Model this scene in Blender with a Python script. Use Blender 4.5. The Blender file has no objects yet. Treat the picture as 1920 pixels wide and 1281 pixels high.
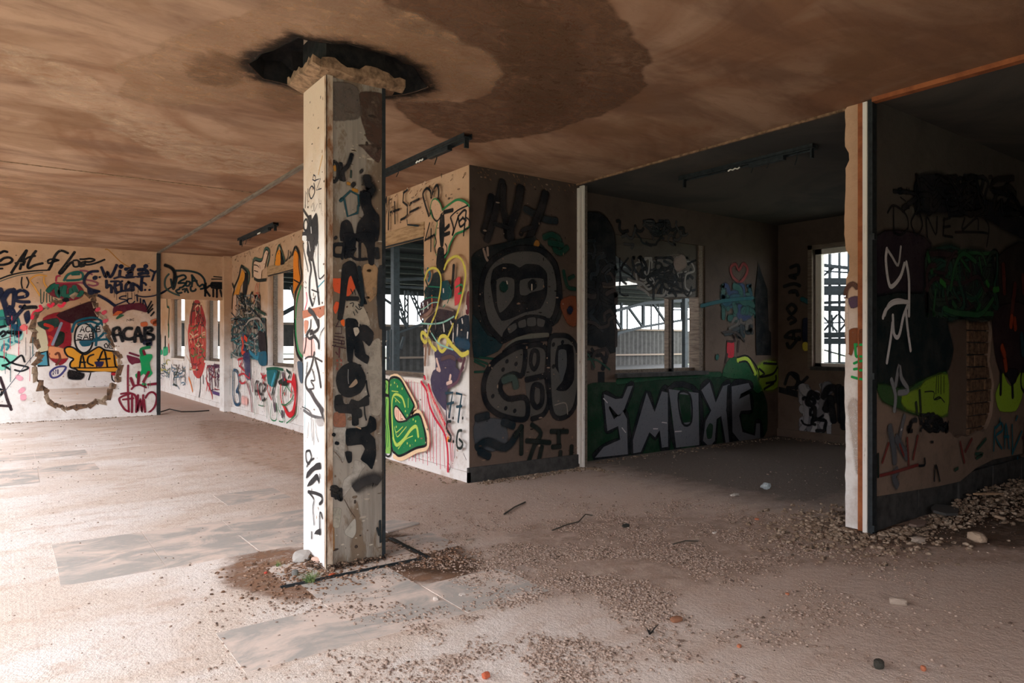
import bpy, bmesh, math, random
import numpy as np
from mathutils import Vector, Matrix, noise as mnoise
from mathutils.geometry import tessellate_polygon

scene = bpy.context.scene
COL = scene.collection

# ---------------------------------------------------------------- camera
CAMH, FPX, HY, CXP, YAW = 1.5, 1300.0, 645.0, 960.0, math.radians(36.1)
FW = Vector((math.sin(YAW), math.cos(YAW), 0)); RT = Vector((math.cos(YAW), -math.sin(YAW), 0))
cam_d = bpy.data.cameras.new('camera'); cam = bpy.data.objects.new('camera', cam_d); COL.objects.link(cam)
cam.location = (0, 0, CAMH); cam.rotation_euler = (math.radians(90), 0, -YAW)
cam_d.sensor_width = 36; cam_d.lens = FPX*36/1920; cam_d.shift_y = (HY-640.5)/1920
cam_d.clip_end = 500
scene.camera = cam
# ---------------------------------------------------------------- sky, light, exposure
world = bpy.data.worlds.new('overcast_sky'); scene.world = world; world.use_nodes = True
wt = world.node_tree; bg = wt.nodes['Background']
bg.inputs[0].default_value = (0.90, 0.94, 1.0, 1); bg.inputs[1].default_value = 3.4
scene.view_settings.view_transform = 'Standard'; scene.view_settings.look = 'None'
scene.view_settings.gamma = 1; scene.view_settings.use_curve_mapping = False
scene.view_settings.exposure = 1.45
scene.cycles.transparent_max_bounces = 48
scene.cycles.max_bounces = 10; scene.cycles.diffuse_bounces = 6

def portal(loc, size, rot):
    d = bpy.data.lights.new('sky_portal', 'AREA'); d.shape = 'RECTANGLE'; d.size, d.size_y = size
    d.cycles.is_portal = True
    o = bpy.data.objects.new('sky_portal', d); COL.objects.link(o); o.location = loc; o.rotation_euler = rot
FX = -2.2            # plane of the open facade
H = 3.44             # ceiling height
OPPH = 4.4
FACE0 = -1.0        # the facade is solid before this Y

# ---------------------------------------------------------------- helpers
def lin(c):
    if isinstance(c, str):
        c = [int(c[i:i+2], 16)/255 for i in (0, 2, 4)]
    return tuple((x/12.92 if x <= .04045 else ((x+.055)/1.055)**2.4) for x in c[:3])
def ray(px, py):
    return FW + RT*((px-CXP)/FPX) + Vector((0, 0, (HY-py)/FPX))
EYE = Vector((0, 0, CAMH))
def on(ax, c, px, py):
    r = ray(px, py); i = 'XYZ'.index(ax)
    return EYE + r*((c-EYE[i])/r[i])
def tag(o, label=None, cat=None, group=None, kind=None):
    if label: o['label'] = label
    if cat: o['category'] = cat
    if group: o['group'] = group
    if kind: o['kind'] = kind
    return o
def link(name, me, mat=None, parent=None):
    o = bpy.data.objects.new(name, me); COL.objects.link(o)
    if mat and me: me.materials.append(mat)
    if parent: 
        o.parent = parent
        if parent.type == 'EMPTY' or parent.location.length > 0:
            o.matrix_parent_inverse = Matrix.Translation(-parent.location)
    return o
def empty(name, loc, label=None, cat=None, group=None):
    o = bpy.data.objects.new(name, None); COL.objects.link(o); o.location = loc
    o.empty_display_size = .1
    return tag(o, label, cat, group)
class MB:
    def __init__(s): s.v = []; s.f = []
    def add(s, vs, fs):
        b = len(s.v); s.v += [tuple(v) for v in vs]; s.f += [tuple(b+i for i in f) for f in fs]; return s
    def box(s, a, b):
        (x0, y0, z0), (x1, y1, z1) = a, b
        return s.add([(x0,y0,z0),(x1,y0,z0),(x1,y1,z0),(x0,y1,z0),(x0,y0,z1),(x1,y0,z1),(x1,y1,z1),(x0,y1,z1)],
                     [(0,3,2,1),(4,5,6,7),(0,1,5,4),(1,2,6,5),(2,3,7,6),(3,0,4,7)])
    def bar(s, p, q, w, h=None, up=(0,0,1)):
        p, q = Vector(p), Vector(q); h = h or w; d = (q-p).normalized(); up = Vector(up)
        if abs(d.dot(up)) > .98: up = Vector((1,0,0))
        a = d.cross(up).normalized()*w/2; c = a.cross(d).normalized()*h/2
        return s.add([p-a-c,p+a-c,p+a+c,p-a+c,q-a-c,q+a-c,q+a+c,q-a+c],
                     [(0,3,2,1),(4,5,6,7),(0,1,5,4),(1,2,6,5),(2,3,7,6),(3,0,4,7)])
    def tube(s, pts, r, n=6):
        pts = [Vector(p) for p in pts]; rs = r if isinstance(r, (list, tuple)) else [r]*len(pts)
        vs = []; fs = []
        for i, p in enumerate(pts):
            d = (pts[min(i+1, len(pts)-1)]-pts[max(i-1, 0)]).normalized()
            u = d.cross(Vector((0,0,1)) if abs(d.z) < .9 else Vector((1,0,0))).normalized(); w = d.cross(u)
            vs += [p+(u*math.cos(6.2832*k/n)+w*math.sin(6.2832*k/n))*rs[i] for k in range(n)]
        for i in range(len(pts)-1):
            for k in range(n):
                fs.append((i*n+k, i*n+(k+1)%n, (i+1)*n+(k+1)%n, (i+1)*n+k))
        fs.append(tuple(range(n))); fs.append(tuple((len(pts)-1)*n+k for k in reversed(range(n))))
        return s.add(vs, fs)
    def mesh(s, name):
        me = bpy.data.meshes.new(name); me.from_pydata(s.v, [], s.f); me.validate()
        bm = bmesh.new(); bm.from_mesh(me); bmesh.ops.recalc_face_normals(bm, faces=bm.faces); bm.to_mesh(me); bm.free()
        return me
    def build(s, name, mat, parent=None, bevel=0):
        o = link(name, s.mesh(name), mat, parent)
        if bevel:
            m = o.modifiers.new('bevel', 'BEVEL'); m.width = bevel; m.segments = 2
        return o
def prism(mb, loops, fn, t0, t1):
    """loops: 2D polygons (outer, holes...); fn(u, v, t) -> point; extruded between t0 and t1"""
    flat = [p for l in loops for p in l]; n = len(flat)
    tris = tessellate_polygon([[Vector((p[0], p[1], 0)) for p in l] for l in loops])
    vs = [fn(p[0], p[1], t0) for p in flat] + [fn(p[0], p[1], t1) for p in flat]
    fs = [tuple(t) for t in tris] + [tuple(n+i for i in reversed(t)) for t in tris]
    b = 0
    for l in loops:
        m = len(l)
        for i in range(m):
            j = (i+1) % m; fs.append((b+i, b+j, n+b+j, n+b+i))
        b += m
    mb.add(vs, fs); return mb
FNX = lambda u, v, t: (t, u, v)      # plane X = t, u = Y
FNY = lambda u, v, t: (u, t, v)      # plane Y = t, u = X
FNZ = lambda u, v, t: (u, v, t)
def rect(a, b, c, d): return [(a, b), (c, b), (c, d), (a, d)]
def jag(pts, amp, step, seed=0):
    """break a polygon's edges into uneven short ones"""
    rnd = random.Random(seed); out = []
    n = len(pts)
    for i in range(n):
        p, q = Vector(pts[i]), Vector(pts[(i+1) % n]); L = (q-p).length; k = max(1, int(L/step))
        for j in range(k):
            r = p.lerp(q, j/k)
            out.append((r.x+rnd.uniform(-amp, amp), r.y+rnd.uniform(-amp, amp)))
    return out

# ---------------------------------------------------------------- materials
def newmat(name):
    m = bpy.data.materials.new(name); m.use_nodes = True
    nt = m.node_tree; return m, nt, nt.nodes['Principled BSDF']
class G:
    """small node-graph writer"""
    def __init__(s, nt): s.nt = nt; s.L = nt.links; s.co = s.n('ShaderNodeTexCoord').outputs['Object']
    def n(s, t, **k):
        nd = s.nt.nodes.new(t)
        for a, v in k.items(): setattr(nd, a, v)
        return nd
    def put(s, sock, v):
        if isinstance(v, bpy.types.NodeSocket): s.L.new(v, sock)
        else: sock.default_value = (tuple(v)+(1,) if isinstance(v, tuple) and len(v) == 3 and sock.type == 'RGBA' else v)
    def map(s, scale, loc=(0,0,0)):
        m = s.n('ShaderNodeMapping'); s.L.new(s.co, m.inputs[0]); m.inputs['Scale'].default_value = scale; m.inputs['Location'].default_value = loc
        return m.outputs[0]
    def noise(s, scale, detail=4, rough=.6, vec=None, dist=0):
        m = s.n('ShaderNodeTexNoise'); s.L.new(vec or s.co, m.inputs[0])
        m.inputs['Scale'].default_value = scale; m.inputs['Detail'].default_value = detail
        m.inputs['Roughness'].default_value = rough; m.inputs['Distortion'].default_value = dist
        return m.outputs[0]
    def ramp(s, x, a, b, lo=0., hi=1.):
        m = s.n('ShaderNodeMapRange'); s.put(m.inputs[0], x)
        for i, v in enumerate((a, b, lo, hi)): m.inputs[i+1].default_value = v
        return m.outputs[0]
    def math(s, op, a, b=0.):
        m = s.n('ShaderNodeMath', operation=op); s.put(m.inputs[0], a); s.put(m.inputs[1], b); return m.outputs[0]
    def mix(s, f, a, b, blend='MIX'):
        m = s.n('ShaderNodeMix', data_type='RGBA', blend_type=blend); s.put(m.inputs[0], f); s.put(m.inputs[6], a); s.put(m.inputs[7], b)
        return m.outputs[2]
    def bump(s, h, strength=.4, dist=.01, normal=None):
        m = s.n('ShaderNodeBump'); s.put(m.inputs['Height'], h); m.inputs['Strength'].default_value = strength; m.inputs['Distance'].default_value = dist
        if normal: s.L.new(normal, m.inputs['Normal'])
        return m.outputs[0]
    def z(s):
        m = s.n('ShaderNodeSeparateXYZ'); s.L.new(s.co, m.inputs[0]); return m.outputs
def plaster(name, base, second, stain, stretch=(1,1,1), low=None, bump=.35, amt=.55, stamt=.4, zr=(1.2, 2.4), fine=40):
    m, nt, P = newmat(name); g = G(nt)
    v = g.map(stretch)
    a = g.ramp(g.noise(1.3, 6, .65, v, .4), .42, .60)
    b = g.ramp(g.noise(3.1, 8, .7, g.map(stretch, (7,3,1))), .5, .72)
    c = g.ramp(g.noise(fine, 3, .6), .3, .8)
    col = g.mix(g.math('MULTIPLY', a, amt), lin(base), lin(second))
    if low:
        zz = g.math('ADD', g.z()[2], g.ramp(g.noise(1.7, 5), 0, 1, -.9, .9))
        col = g.mix(g.ramp(zz, zr[0], zr[1], 1, 0), col, lin(low))  # whiter low down: white paint, and daylight put into the colour
    col = g.mix(g.math('MULTIPLY', b, stamt), col, lin(stain))
    col = g.mix(g.math('MULTIPLY', c, .12), col, lin(stain))
    nt.links.new(col, P.inputs['Base Color']); P.inputs['Roughness'].default_value = .92
    P.inputs['Specular IOR Level'].default_value = .2
    h = g.math('ADD', g.noise(6, 8, .7), g.math('MULTIPLY', c, .25))
    nt.links.new(g.bump(h, bump, .02), P.inputs['Normal'])
    return m
def simple(name, c, c2=None, rough=.8, metal=0., scale=12, bump=.2, spec=.3, lo=.4, hi=.65, stretch=(1,1,1)):
    m, nt, P = newmat(name); g = G(nt)
    nz = g.noise(scale, 6, .65, g.map(stretch))
    nt.links.new(g.mix(g.ramp(nz, lo, hi), lin(c), lin(c2 or c)), P.inputs['Base Color'])
    P.inputs['Roughness'].default_value = rough; P.inputs['Metallic'].default_value = metal
    P.inputs['Specular IOR Level'].default_value = spec
    if bump: nt.links.new(g.bump(nz, bump, .01), P.inputs['Normal'])
    return m
M = {}
M['wall'] = plaster('wall_plaster', 'c6a184', 'b8916f', '9c7c63', (1,1,1), low='e9e5e2', zr=(1.0, 2.3), stamt=.5)
M['wall_dim'] = plaster('wall_plaster_shaded', '544740', '483e37', '2e2824', (1,1,1), low='6e5d52')  # darker copy of the wall plaster; inner rooms' dimness is in the colour
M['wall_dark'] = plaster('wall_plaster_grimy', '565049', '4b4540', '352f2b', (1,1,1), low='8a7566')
M['brick'] = simple('rough_brick', '7a5e48', '43342b', .95, scale=18, bump=.8)
M['concrete_dark'] = simple('dark_concrete', '4c4a48', '353433', .95, scale=9, bump=.5)
M['concrete'] = simple('broken_concrete', 'a08c78', '76624f', .95, scale=14, bump=.8)
M['white_metal'] = simple('chipped_white_metal', 'e3dcd4', '8a7460', .55, scale=9, lo=.6, hi=.72, stretch=(4,4,.8))
M['rust'] = simple('rusty_edge', 'b3a08c', '7a5236', .8, scale=16, lo=.42, hi=.6, stretch=(1,1,.35))
M['dark_metal'] = simple('dark_metal', '2e3336', '1d2123', .6, .2, scale=20, bump=.1)
M['wood'] = simple('raw_timber', 'b4926f', '8a6a4c', .85, scale=5, bump=.3, stretch=(8,1,8))
M['wood_grey'] = simple('grey_timber', '7d6f62', '5a4e45', .85, scale=5, bump=.3, stretch=(8,1,8))
M['orange'] = simple('orange_brown_paint', 'a3603a', '7c4428', .8, scale=7, bump=.2)
M['steel'] = simple('hall_steel', '20282a', '15191b', .6, .2, scale=8, bump=0)
M['corrugated'] = simple('corrugated_cladding', '34322f', '242220', .7, .1, scale=3, bump=0)
M['roofing'] = simple('roof_sheeting', '1f2326', '15181a', .8, scale=3, bump=0)
M['crater'] = simple('dark_rough_concrete', '241f1c', '0c0c0e', .98, scale=14, bump=1)  # near-black rough surface for the cavity and the column head
M['lip'] = simple('hanging_plaster', '94745a', '54402f', .95, scale=16, bump=1)

def ceiling_mat():
    m, nt, P = newmat('stained_ceiling'); g = G(nt)
    st = g.noise(1.5, 6, .62, g.map((.42, 1.5, 1)), .5)          # board marks along X
    big = g.noise(.55, 5, .6, g.map((1, 1, 1), (3.1, .7, 0)), 1.2)
    fine = g.noise(5.5, 9, .78, g.map((.7, 1.2, 1)), .4)
    col = g.mix(g.ramp(big, .40, .56), lin('88634c'), lin('a5836c'))
    col = g.mix(g.math('MULTIPLY', g.ramp(st, .45, .62), .6), col, lin('6c4f40'))
    col = g.mix(g.math('MULTIPLY', g.ramp(fine, .5, .72), .35), col, lin('674734'))
    blot = g.noise(.8, 4, .55, g.map((1, 1.3, 1), (9, 2, 0)), .8)
    col = g.mix(g.math('MULTIPLY', g.ramp(blot, .54, .62), .5), col, lin('7d5b43'))
    col = g.mix(g.ramp(g.z()[0], 5.57, 5.60), col, g.mix(g.ramp(big, .4, .56), lin('544e49'), lin('454240')))      # darker ceiling paint beyond the joint, deepened to carry the rooms' dimness
    nt.links.new(col, P.inputs['Base Color']); P.inputs['Roughness'].default_value = .95
    P.inputs['Specular IOR Level'].default_value = .1
    nt.links.new(g.bump(g.math('ADD', fine, st), .3, .02), P.inputs['Normal'])
    return m
M['ceiling'] = ceiling_mat()
def floor_mat():
    m, nt, P = newmat('dusty_floor'); g = G(nt)
    big = g.noise(.9, 7, .65, g.map((.7, 1.3, 1)), .5)
    mid = g.noise(3.2, 8, .7, g.map((.8, 1.4, 1), (4, 4, 0)))
    fine = g.noise(55, 4, .7)
    x = g.z()[0]
    right = g.ramp(g.math('ADD', x, g.ramp(mid, 0, 1, -1.2, 1.2)), 1.2, 3.4)      # crushed mortar underfoot to the right
    col = g.mix(g.ramp(big, .42, .60), lin('d9c8bb'), lin('e6dcd5'))
    col = g.mix(g.math('MULTIPLY', g.ramp(mid, .52, .66), .7), col, lin('c6ab98'))
    col = g.mix(g.math('MULTIPLY', right, .85), col, lin('bba394'))
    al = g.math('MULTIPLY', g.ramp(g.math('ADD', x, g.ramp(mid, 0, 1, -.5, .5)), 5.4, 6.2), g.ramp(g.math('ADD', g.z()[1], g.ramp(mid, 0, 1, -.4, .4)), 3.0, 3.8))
    col = g.mix(g.math('MULTIPLY', al, .85), col, lin('5f564f'))      # alcove floor darkened: its dim light is put into the colour
    col = g.mix(g.math('MULTIPLY', g.ramp(fine, .55, .75), .35), col, lin('82706a'))
    nt.links.new(col, P.inputs['Base Color']); P.inputs['Roughness'].default_value = .95
    P.inputs['Specular IOR Level'].default_value = .15
    h = g.math('ADD', g.math('MULTIPLY', fine, .5), g.noise(14, 6, .7))
    nt.links.new(g.bump(h, .8, .016), P.inputs['Normal'])
    return m
M['floor'] = floor_mat()
def tile_mat():
    m, nt, P = newmat('grey_floor_tile_under_dust'); g = G(nt)
    d = g.noise(2.6, 8, .68, g.map((.8, 1.3, 1)), .6)
    col = g.mix(g.ramp(d, .44, .58), lin('aaa49e'), lin('d9c6ba'))
    col = g.mix(g.math('MULTIPLY', g.ramp(g.noise(30, 4), .4, .7), .25), col, lin('c9b5a8'))
    nt.links.new(col, P.inputs['Base Color']); P.inputs['Roughness'].default_value = .8
    nt.links.new(g.bump(d, .2, .005), P.inputs['Normal'])
    return m
M['tile'] = tile_mat()
def paint_mat():
    m, nt, P = newmat('spray_paint'); g = G(nt)
    at = g.n('ShaderNodeAttribute', attribute_name='Col')
    wear = g.ramp(g.noise(45, 5, .7), .30, .42, .55, 1)
    a = g.math('MULTIPLY', at.outputs['Alpha'], wear)
    sp = g.noise(160, 2, .5)                                  # spray grain in the soft edge
    a = g.math('MULTIPLY', a, g.ramp(g.math('ADD', at.outputs['Alpha'], g.ramp(sp, 0, 1, -.25, .25)), .05, .75))
    tone = g.mix(g.ramp(g.noise(5, 5), .4, .7, 0, .09), at.outputs['Color'], lin('8d8078'))
    nt.links.new(tone, P.inputs['Base Color']); P.inputs['Roughness'].default_value = .7
    P.inputs['Specular IOR Level'].default_value = .08
    nt.links.new(a, P.inputs['Alpha'])
    return m
M['paint'] = paint_mat()
def decal_mat():
    m, nt, P = newmat('stain_film'); g = G(nt)
    at = g.n('ShaderNodeAttribute', attribute_name='Col')
    nz = g.noise(7, 9, .75, g.map((1, 1.3, 1)), .5)
    a = g.ramp(g.math('ADD', at.outputs['Alpha'], g.ramp(nz, .3, .7, -.5, .5)), .15, 1.1)
    a = g.math('MULTIPLY', a, g.math('MINIMUM', g.math('MULTIPLY', at.outputs['Alpha'], 1.5), 1.0))
    tone = g.mix(g.ramp(g.noise(4, 7, .7), .35, .7, 0, .28), at.outputs['Color'], lin('5a473a'))
    nt.links.new(tone, P.inputs['Base Color']); P.inputs['Roughness'].default_value = .95
    P.inputs['Specular IOR Level'].default_value = .1
    nt.links.new(a, P.inputs['Alpha'])
    return m
M['stain'] = decal_mat()
# ================================================================= STRUCTURE
def panel(name, ax, c, th, outer, holes, mat, parent=None):
    mb = MB(); prism(mb, [outer]+holes, FNX if ax == 'X' else FNY, c, c+th)
    o = mb.build(name, mat, parent)
    if not parent: o['kind'] = 'structure'
    return o
def S(o): o['kind'] = 'structure'; return o
WX = 4.05
# floor: L-shaped slab (the notch is outdoors)
mb = MB(); prism(mb, [[(FX-.3, -3.2), (10.5, -3.2), (10.5, 6.9), (4.35, 6.9), (4.35, 28), (FX-.3, 28)]], FNZ, -.2, 0)
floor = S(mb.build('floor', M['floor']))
# ceiling with the broken-out crater round the column head
crater = jag([(1.36,4.97),(1.40,4.62),(1.50,4.36),(1.76,4.26),(2.02,4.24),(2.30,4.33),(2.56,4.60),(2.50,4.85),(2.28,5.10),(1.85,5.22),(1.52,5.16)], .02, .09, 4)
mb = MB(); prism(mb, [[(FX-.3, -3.2), (10.5, -3.2), (10.5, 6.9), (4.35, 6.9), (4.35, 28), (FX-.3, 28)], crater], FNZ, H, H+.12)
prism(mb, [[(FX-.3, -3.2), (10.5, -3.2), (10.5, 6.9), (4.35, 6.9), (4.35, 28), (FX-.3, 28)]], FNZ, H+.4, H+.5)
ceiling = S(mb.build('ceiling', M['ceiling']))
# crater cavity
mb = MB(); cc = Vector((1.93, 4.7)); vs = []; n = len(crater)
for k, (s_, zz) in enumerate(((.985, -.002), (.975, .13), (.8, .22), (.45, .27))):
    for p in crater:
        q = cc + (Vector(p)-cc)*s_; w = mnoise.noise(Vector((q.x*9, q.y*9, k)))
        vs.append((q.x, q.y, H+zz+.04*w*(k > 0)))
fs = [(k*n+i, k*n+(i+1) % n, (k+1)*n+(i+1) % n, (k+1)*n+i) for k in range(3) for i in range(n)] + [tuple(3*n+i for i in range(n))]
mb.add(vs, fs); mb.build('broken_cavity', M['crater'], ceiling)

# window wall running away to the left (faces the open facade)
wins = [(7.35, 9.45, 1.08, 2.96), (12.02, 13.50, 1.08, 2.98), (16.77, 18.65, 1.08, 2.9), (21.2, 23.2, 1.08, 2.9)]
wall_middle = panel('wall_middle', 'X', WX, .3, rect(6.343, 0, 28, H), [rect(a, b, c, d) for a, c, b, d in [(w[0], w[1], w[2], w[3]) for w in wins]], M['wall'])
# ghost wall, wall with the wide window, far right wall, partition
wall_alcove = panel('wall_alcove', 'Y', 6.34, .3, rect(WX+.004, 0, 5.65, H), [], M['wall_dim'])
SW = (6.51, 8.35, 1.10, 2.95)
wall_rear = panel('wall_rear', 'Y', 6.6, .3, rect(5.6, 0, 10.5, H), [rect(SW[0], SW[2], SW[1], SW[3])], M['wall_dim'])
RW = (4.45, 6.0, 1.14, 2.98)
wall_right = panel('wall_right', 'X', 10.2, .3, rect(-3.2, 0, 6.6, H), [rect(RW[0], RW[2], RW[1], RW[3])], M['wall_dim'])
# left wall with the knocked-through hole, header over the doorway
hole_px = [(62,600),(70,580),(95,570),(112,562),(135,556),(160,545),(180,555),(182,585),(196,600),(205,625),(213,645),(224,665),(226,690),
           (222,715),(205,735),(196,752),(178,757),(150,765),(128,770),(108,765),(90,752),(80,732),(68,712),(60,700),(62,685),(73,668),(72,650),(64,635),(60,618)]
hole = [(p.x, p.z) for p in (on('Y', 16.25, a, b) for a, b in hole_px)]
hole = jag(hole, .018, .07, 2)
wall_left = panel('wall_left', 'Y', 16.25, .2, rect(FX-.3, 0, 2.6, H), [hole], M['wall'])
panel('door_header', 'Y', 16.27, .2, rect(2.6, 2.47, WX, H), [], M['wall'], wall_left)
# broken brick lining of the hole: each brick its own piece
bm_ = [MB() for _ in range(3)]
rb = random.Random(5); bmesh_pool = []
for k in range(6):
    m_ = MB(); L_ = rb.uniform(.05, .10); m_.box((-L_, 0, -.05), (L_, .16, .035))
    m_.v = [(x+rb.uniform(-.03,.03), y+rb.uniform(-.01,.02), z+rb.uniform(-.02,.02)) for x, y, z in m_.v]
    me = m_.mesh('brick'); me.materials.append(M['brick'] if k % 3 else M['concrete']); bmesh_pool.append(me)
acc = 0
for i in range(len(hole)):
    p, q = Vector(hole[i]), Vector(hole[(i+1) % len(hole)]); acc += (q-p).length
    if acc > .085:
        acc = 0; o = bpy.data.objects.new('brick', rb.choice(bmesh_pool)); COL.objects.link(o); o.parent = wall_left
        dirn = (q-p).normalized()
        c_ = (p+q)/2
        o.location = (c_.x+rb.uniform(-.02,.02), 16.235+rb.uniform(-.01,.015), c_.y+rb.uniform(-.02,.02)); o.rotation_euler = (0, -math.atan2(dirn.y, dirn.x)+rb.uniform(-.4, .4), 0)
wall_back = panel('wall_back', 'Y', 27.7, .3, rect(FX-.3, 0, WX, H), [], M['wall'])
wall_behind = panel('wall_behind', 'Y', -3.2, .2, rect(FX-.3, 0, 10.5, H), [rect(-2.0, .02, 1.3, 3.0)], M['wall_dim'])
portal((-.35, -3.1, 1.5), (3.3, 3.0), (math.radians(90), 0, 0))

# partition with a broken blocked-up recess and bare blocks along the foot
PY = 2.76
rec_px = [(1776,600),(1800,590),(1830,572),(1852,575),(1860,620),(1856,680),(1864,720),(1860,780),(1850,805),(1820,815),(1795,822),(1775,808),(1774,740),(1772,700),(1782,660),(1778,630)]
rec = jag([(p.x, p.z) for p in (on('Y', PY, a, b) for a, b in rec_px)], .012, .08, 9)
foot = [(5.6, 0), (9.9, 0), (9.9, H), (5.56, H), (5.56, .28), (5.6, .28)]
ft = [on('Y', PY, a, b) for a, b in [(1642,931),(1700,922),(1760,912),(1800,903),(1830,878),(1862,862),(1920,850)]]
outer = [(5.56, H), (5.56, ft[0].z)] + [(p.x+.0, p.z) for p in ft[1:]] + [(9.2, 0), (10.2, 0), (10.2, H)]
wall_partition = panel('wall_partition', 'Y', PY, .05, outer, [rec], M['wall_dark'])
mb = MB(); left_edge = [(2.98, 0)]
rp = random.Random(3)
zs = 0
pts = []
while zs < H:
    pts.append((2.985+.018*mnoise.noise(Vector((zs*2.2, 3, 1)))-(.03 if 2.95 < zs < 3.1 or 2.1 < zs < 2.25 else 0)+rp.uniform(-.004,.004), zs)); zs += .06
pts.append((2.97, H))
prism(mb, [[(PY+.05, 0)] + pts + [(PY+.05, H)]], FNX, 5.56, 5.60)
mb.build('broken_end', M['wall'], wall_partition)
mb = MB(); prism(mb, [[(PY+.051, 0)] + [(p[0]-.002, p[1]) for p in pts] + [(PY+.051, H)]], FNX, 5.60, 10.2)
mb.build('wall_core', M['concrete_dark'], wall_partition)
# blocks at the foot and bricks inside the recess (single pieces, recessed joints)
rb = random.Random(8)
def piece(name, a, b, mat, parent, j=.006):
    m_ = MB().box(a, b); m_.v = [(x+rb.uniform(-j,j), y+rb.uniform(-j,j)*.6, z+rb.uniform(-j,j)) for x, y, z in m_.v]
    return m_.build(name, mat, parent)
x = 5.62
for w_ in (.36, .40, .38, .42, .40, .4, .4, .38, .4):
    piece('concrete_block', (x, PY+.004+rb.uniform(0,.012), .0), (x+w_-.02, PY+.06, .275), M['concrete_dark'], wall_partition); x += w_
x0 = min(p[0] for p in rec); x1 = max(p[0] for p in rec); z0 = min(p[1] for p in rec); z1 = max(p[1] for p in rec)
zz = z0-.05; r_ = 0
xm = x0+(x1-x0)*.52
panel('recess_back', 'Y', PY+.045, .03, rect(x0-.05, z0-.05, xm+.02, z1+.05), [], M['wall_dim'], wall_partition)
while zz < z1+.05:
    x = xm + (0 if r_ % 2 else -.11)
    while x < x1+.1:
        piece('brick', (max(x, xm), PY+.018+rb.uniform(0,.015), zz), (min(x+.23, x1+.12), PY+.06, zz+.105), M['brick'], wall_partition, .005) if min(x+.23, x1+.12)-max(x, xm) > .05 else None
        x += .245
    zz += .118; r_ += 1
# the partition's end: orange timber, white metal strip, dark channel
t = S(MB().box((5.53, 2.812, 0), (5.60, 2.866, H-.01)).build('trim_1', M['orange'])); 
t = S(MB().box((5.50, 2.778, 0), (5.56, 2.812, H-.02)).build('trim_2', M['white_metal']))
t = S(MB().box((5.515, 2.742, 0), (5.585, 2.778, H-.01)).build('trim_3', M['dark_metal']))
for zz in (.02, 1.22, 2.32):
    MB().box((5.505, 2.722, zz), (5.55, 2.745, zz+.05)).build('clamp', M['dark_metal'], t)
# ceiling joint lines / tracks
t = S(MB().box((5.50, -3, H-.035), (5.57, 2.74, H)).build('trim_4', M['orange']))
t = S(MB().box((5.575, 2.99, H-.02), (5.60, 6.33, H)).build('trim_5', M['lip']))
t = S(MB().box((2.57, 6.0, H-.03), (2.62, 16.25, H)).build('trim_6', M['wood_grey']))
t = S(MB().box((FX, 9.12, H-.006), (2.57, 9.145, H)).build('trim_7', M['lip']))
# posts: doorway post left, square metal profile at the end of the ghost wall, pilaster at the doorway
t = S(MB().box((2.56, 16.2, 0), (2.63, 16.47, H-.03)).build('trim_8', M['dark_metal']))
t = S(MB().box((5.60, 6.29, .05), (5.63, 6.345, H-.05)).box((5.64, 6.27, .0), (5.665, 6.345, H-.02)).build('trim_9', M['white_metal']))
t = S(MB().box((5.665, 6.33, 0), (5.76, 6.6, H)).build('trim_10', M['wood_grey']))
t = S(MB().box((3.88, 16.1, 0), (4.05, 16.5, H)).build('trim_11', M['wall']))
# skirtings
bb = S(MB().box((WX-.03, 6.31, 0), (WX, 27.7, .11)).build('baseboard_middle', M['wall']))
bb = S(MB().box((WX-.03, 6.31, 0), (5.6, 6.34, .16)).build('baseboard_alcove', M['concrete_dark']))
bb = S(MB().box((10.17, 3.0, 0), (10.2, 6.6, .12)).build('baseboard_right', M['wall_dim']))
bb = S(MB().box((FX, 16.22, 0), (2.56, 16.25, .06)).build('baseboard_left', M['wall']))

# windows
def window_x(n, c, y0, y1, z0, z1, mul=None, box=True, frame=.06, mat='wood_grey'):
    w = S(MB().box((c+.10, y0, z0), (c+.17, y0+frame, z1)).box((c+.10, y1-frame, z0), (c+.17, y1, z1)).box((c+.10, y0, z0), (c+.17, y1, z0+frame)).box((c+.10, y0, z1-frame), (c+.17, y1, z1)).build('window_%d' % n, M[mat]))
    MB().box((c-.03, y0-.01, z0-.055), (c+.30, y1+.01, z0+.005)).build('window_sill', M['white_metal'], w, .006)
    if box:
        MB().box((c-.012, y0-.02, z1-.17), (c+.10, y1+.02, z1+.005)).build('shutter_box', M['wood'], w, .004)
        MB().box((c-.006, y0, z1-.185), (c+.02, y1, z1-.172)).build('shutter_slot', M['dark_metal'], w)
    return w
window_x(1, WX, *wins[0]); window_x(2, WX, *wins[1]); window_x(3, WX, *wins[2], box=False); window_x(4, WX, *wins[3], box=False)
# window jamb stub: pieces of plaster reveal
w5 = S(MB().box((SW[0], 6.72, SW[2]), (SW[0]+.05, 6.8, SW[3])).box((SW[1]-.12, 6.62, SW[2]), (SW[1], 6.8, SW[3])).box((SW[0], 6.7, SW[2]), (SW[1], 6.8, SW[2]+.05)).box((SW[0], 6.7, SW[3]-.06), (SW[1], 6.8, SW[3])).build('window_5', M['wood_grey']))
mx = on('Y', 6.72, 1256, 640).x
MB().box((mx-.05, 6.70, SW[2]), (mx+.05, 6.78, SW[3])).build('mullion', M['wood_grey'], w5)
MB().tube([(mx, 6.67, SW[2]-.12), (mx, 6.67, 2.2)], .016).build('shutter_rod', M['dark_metal'], w5)
MB().box((SW[0]-.02, 6.55, SW[2]-.05), (SW[1]+.02, 6.9, SW[2]+.004)).build('window_sill', M['concrete_dark'], w5)
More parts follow.
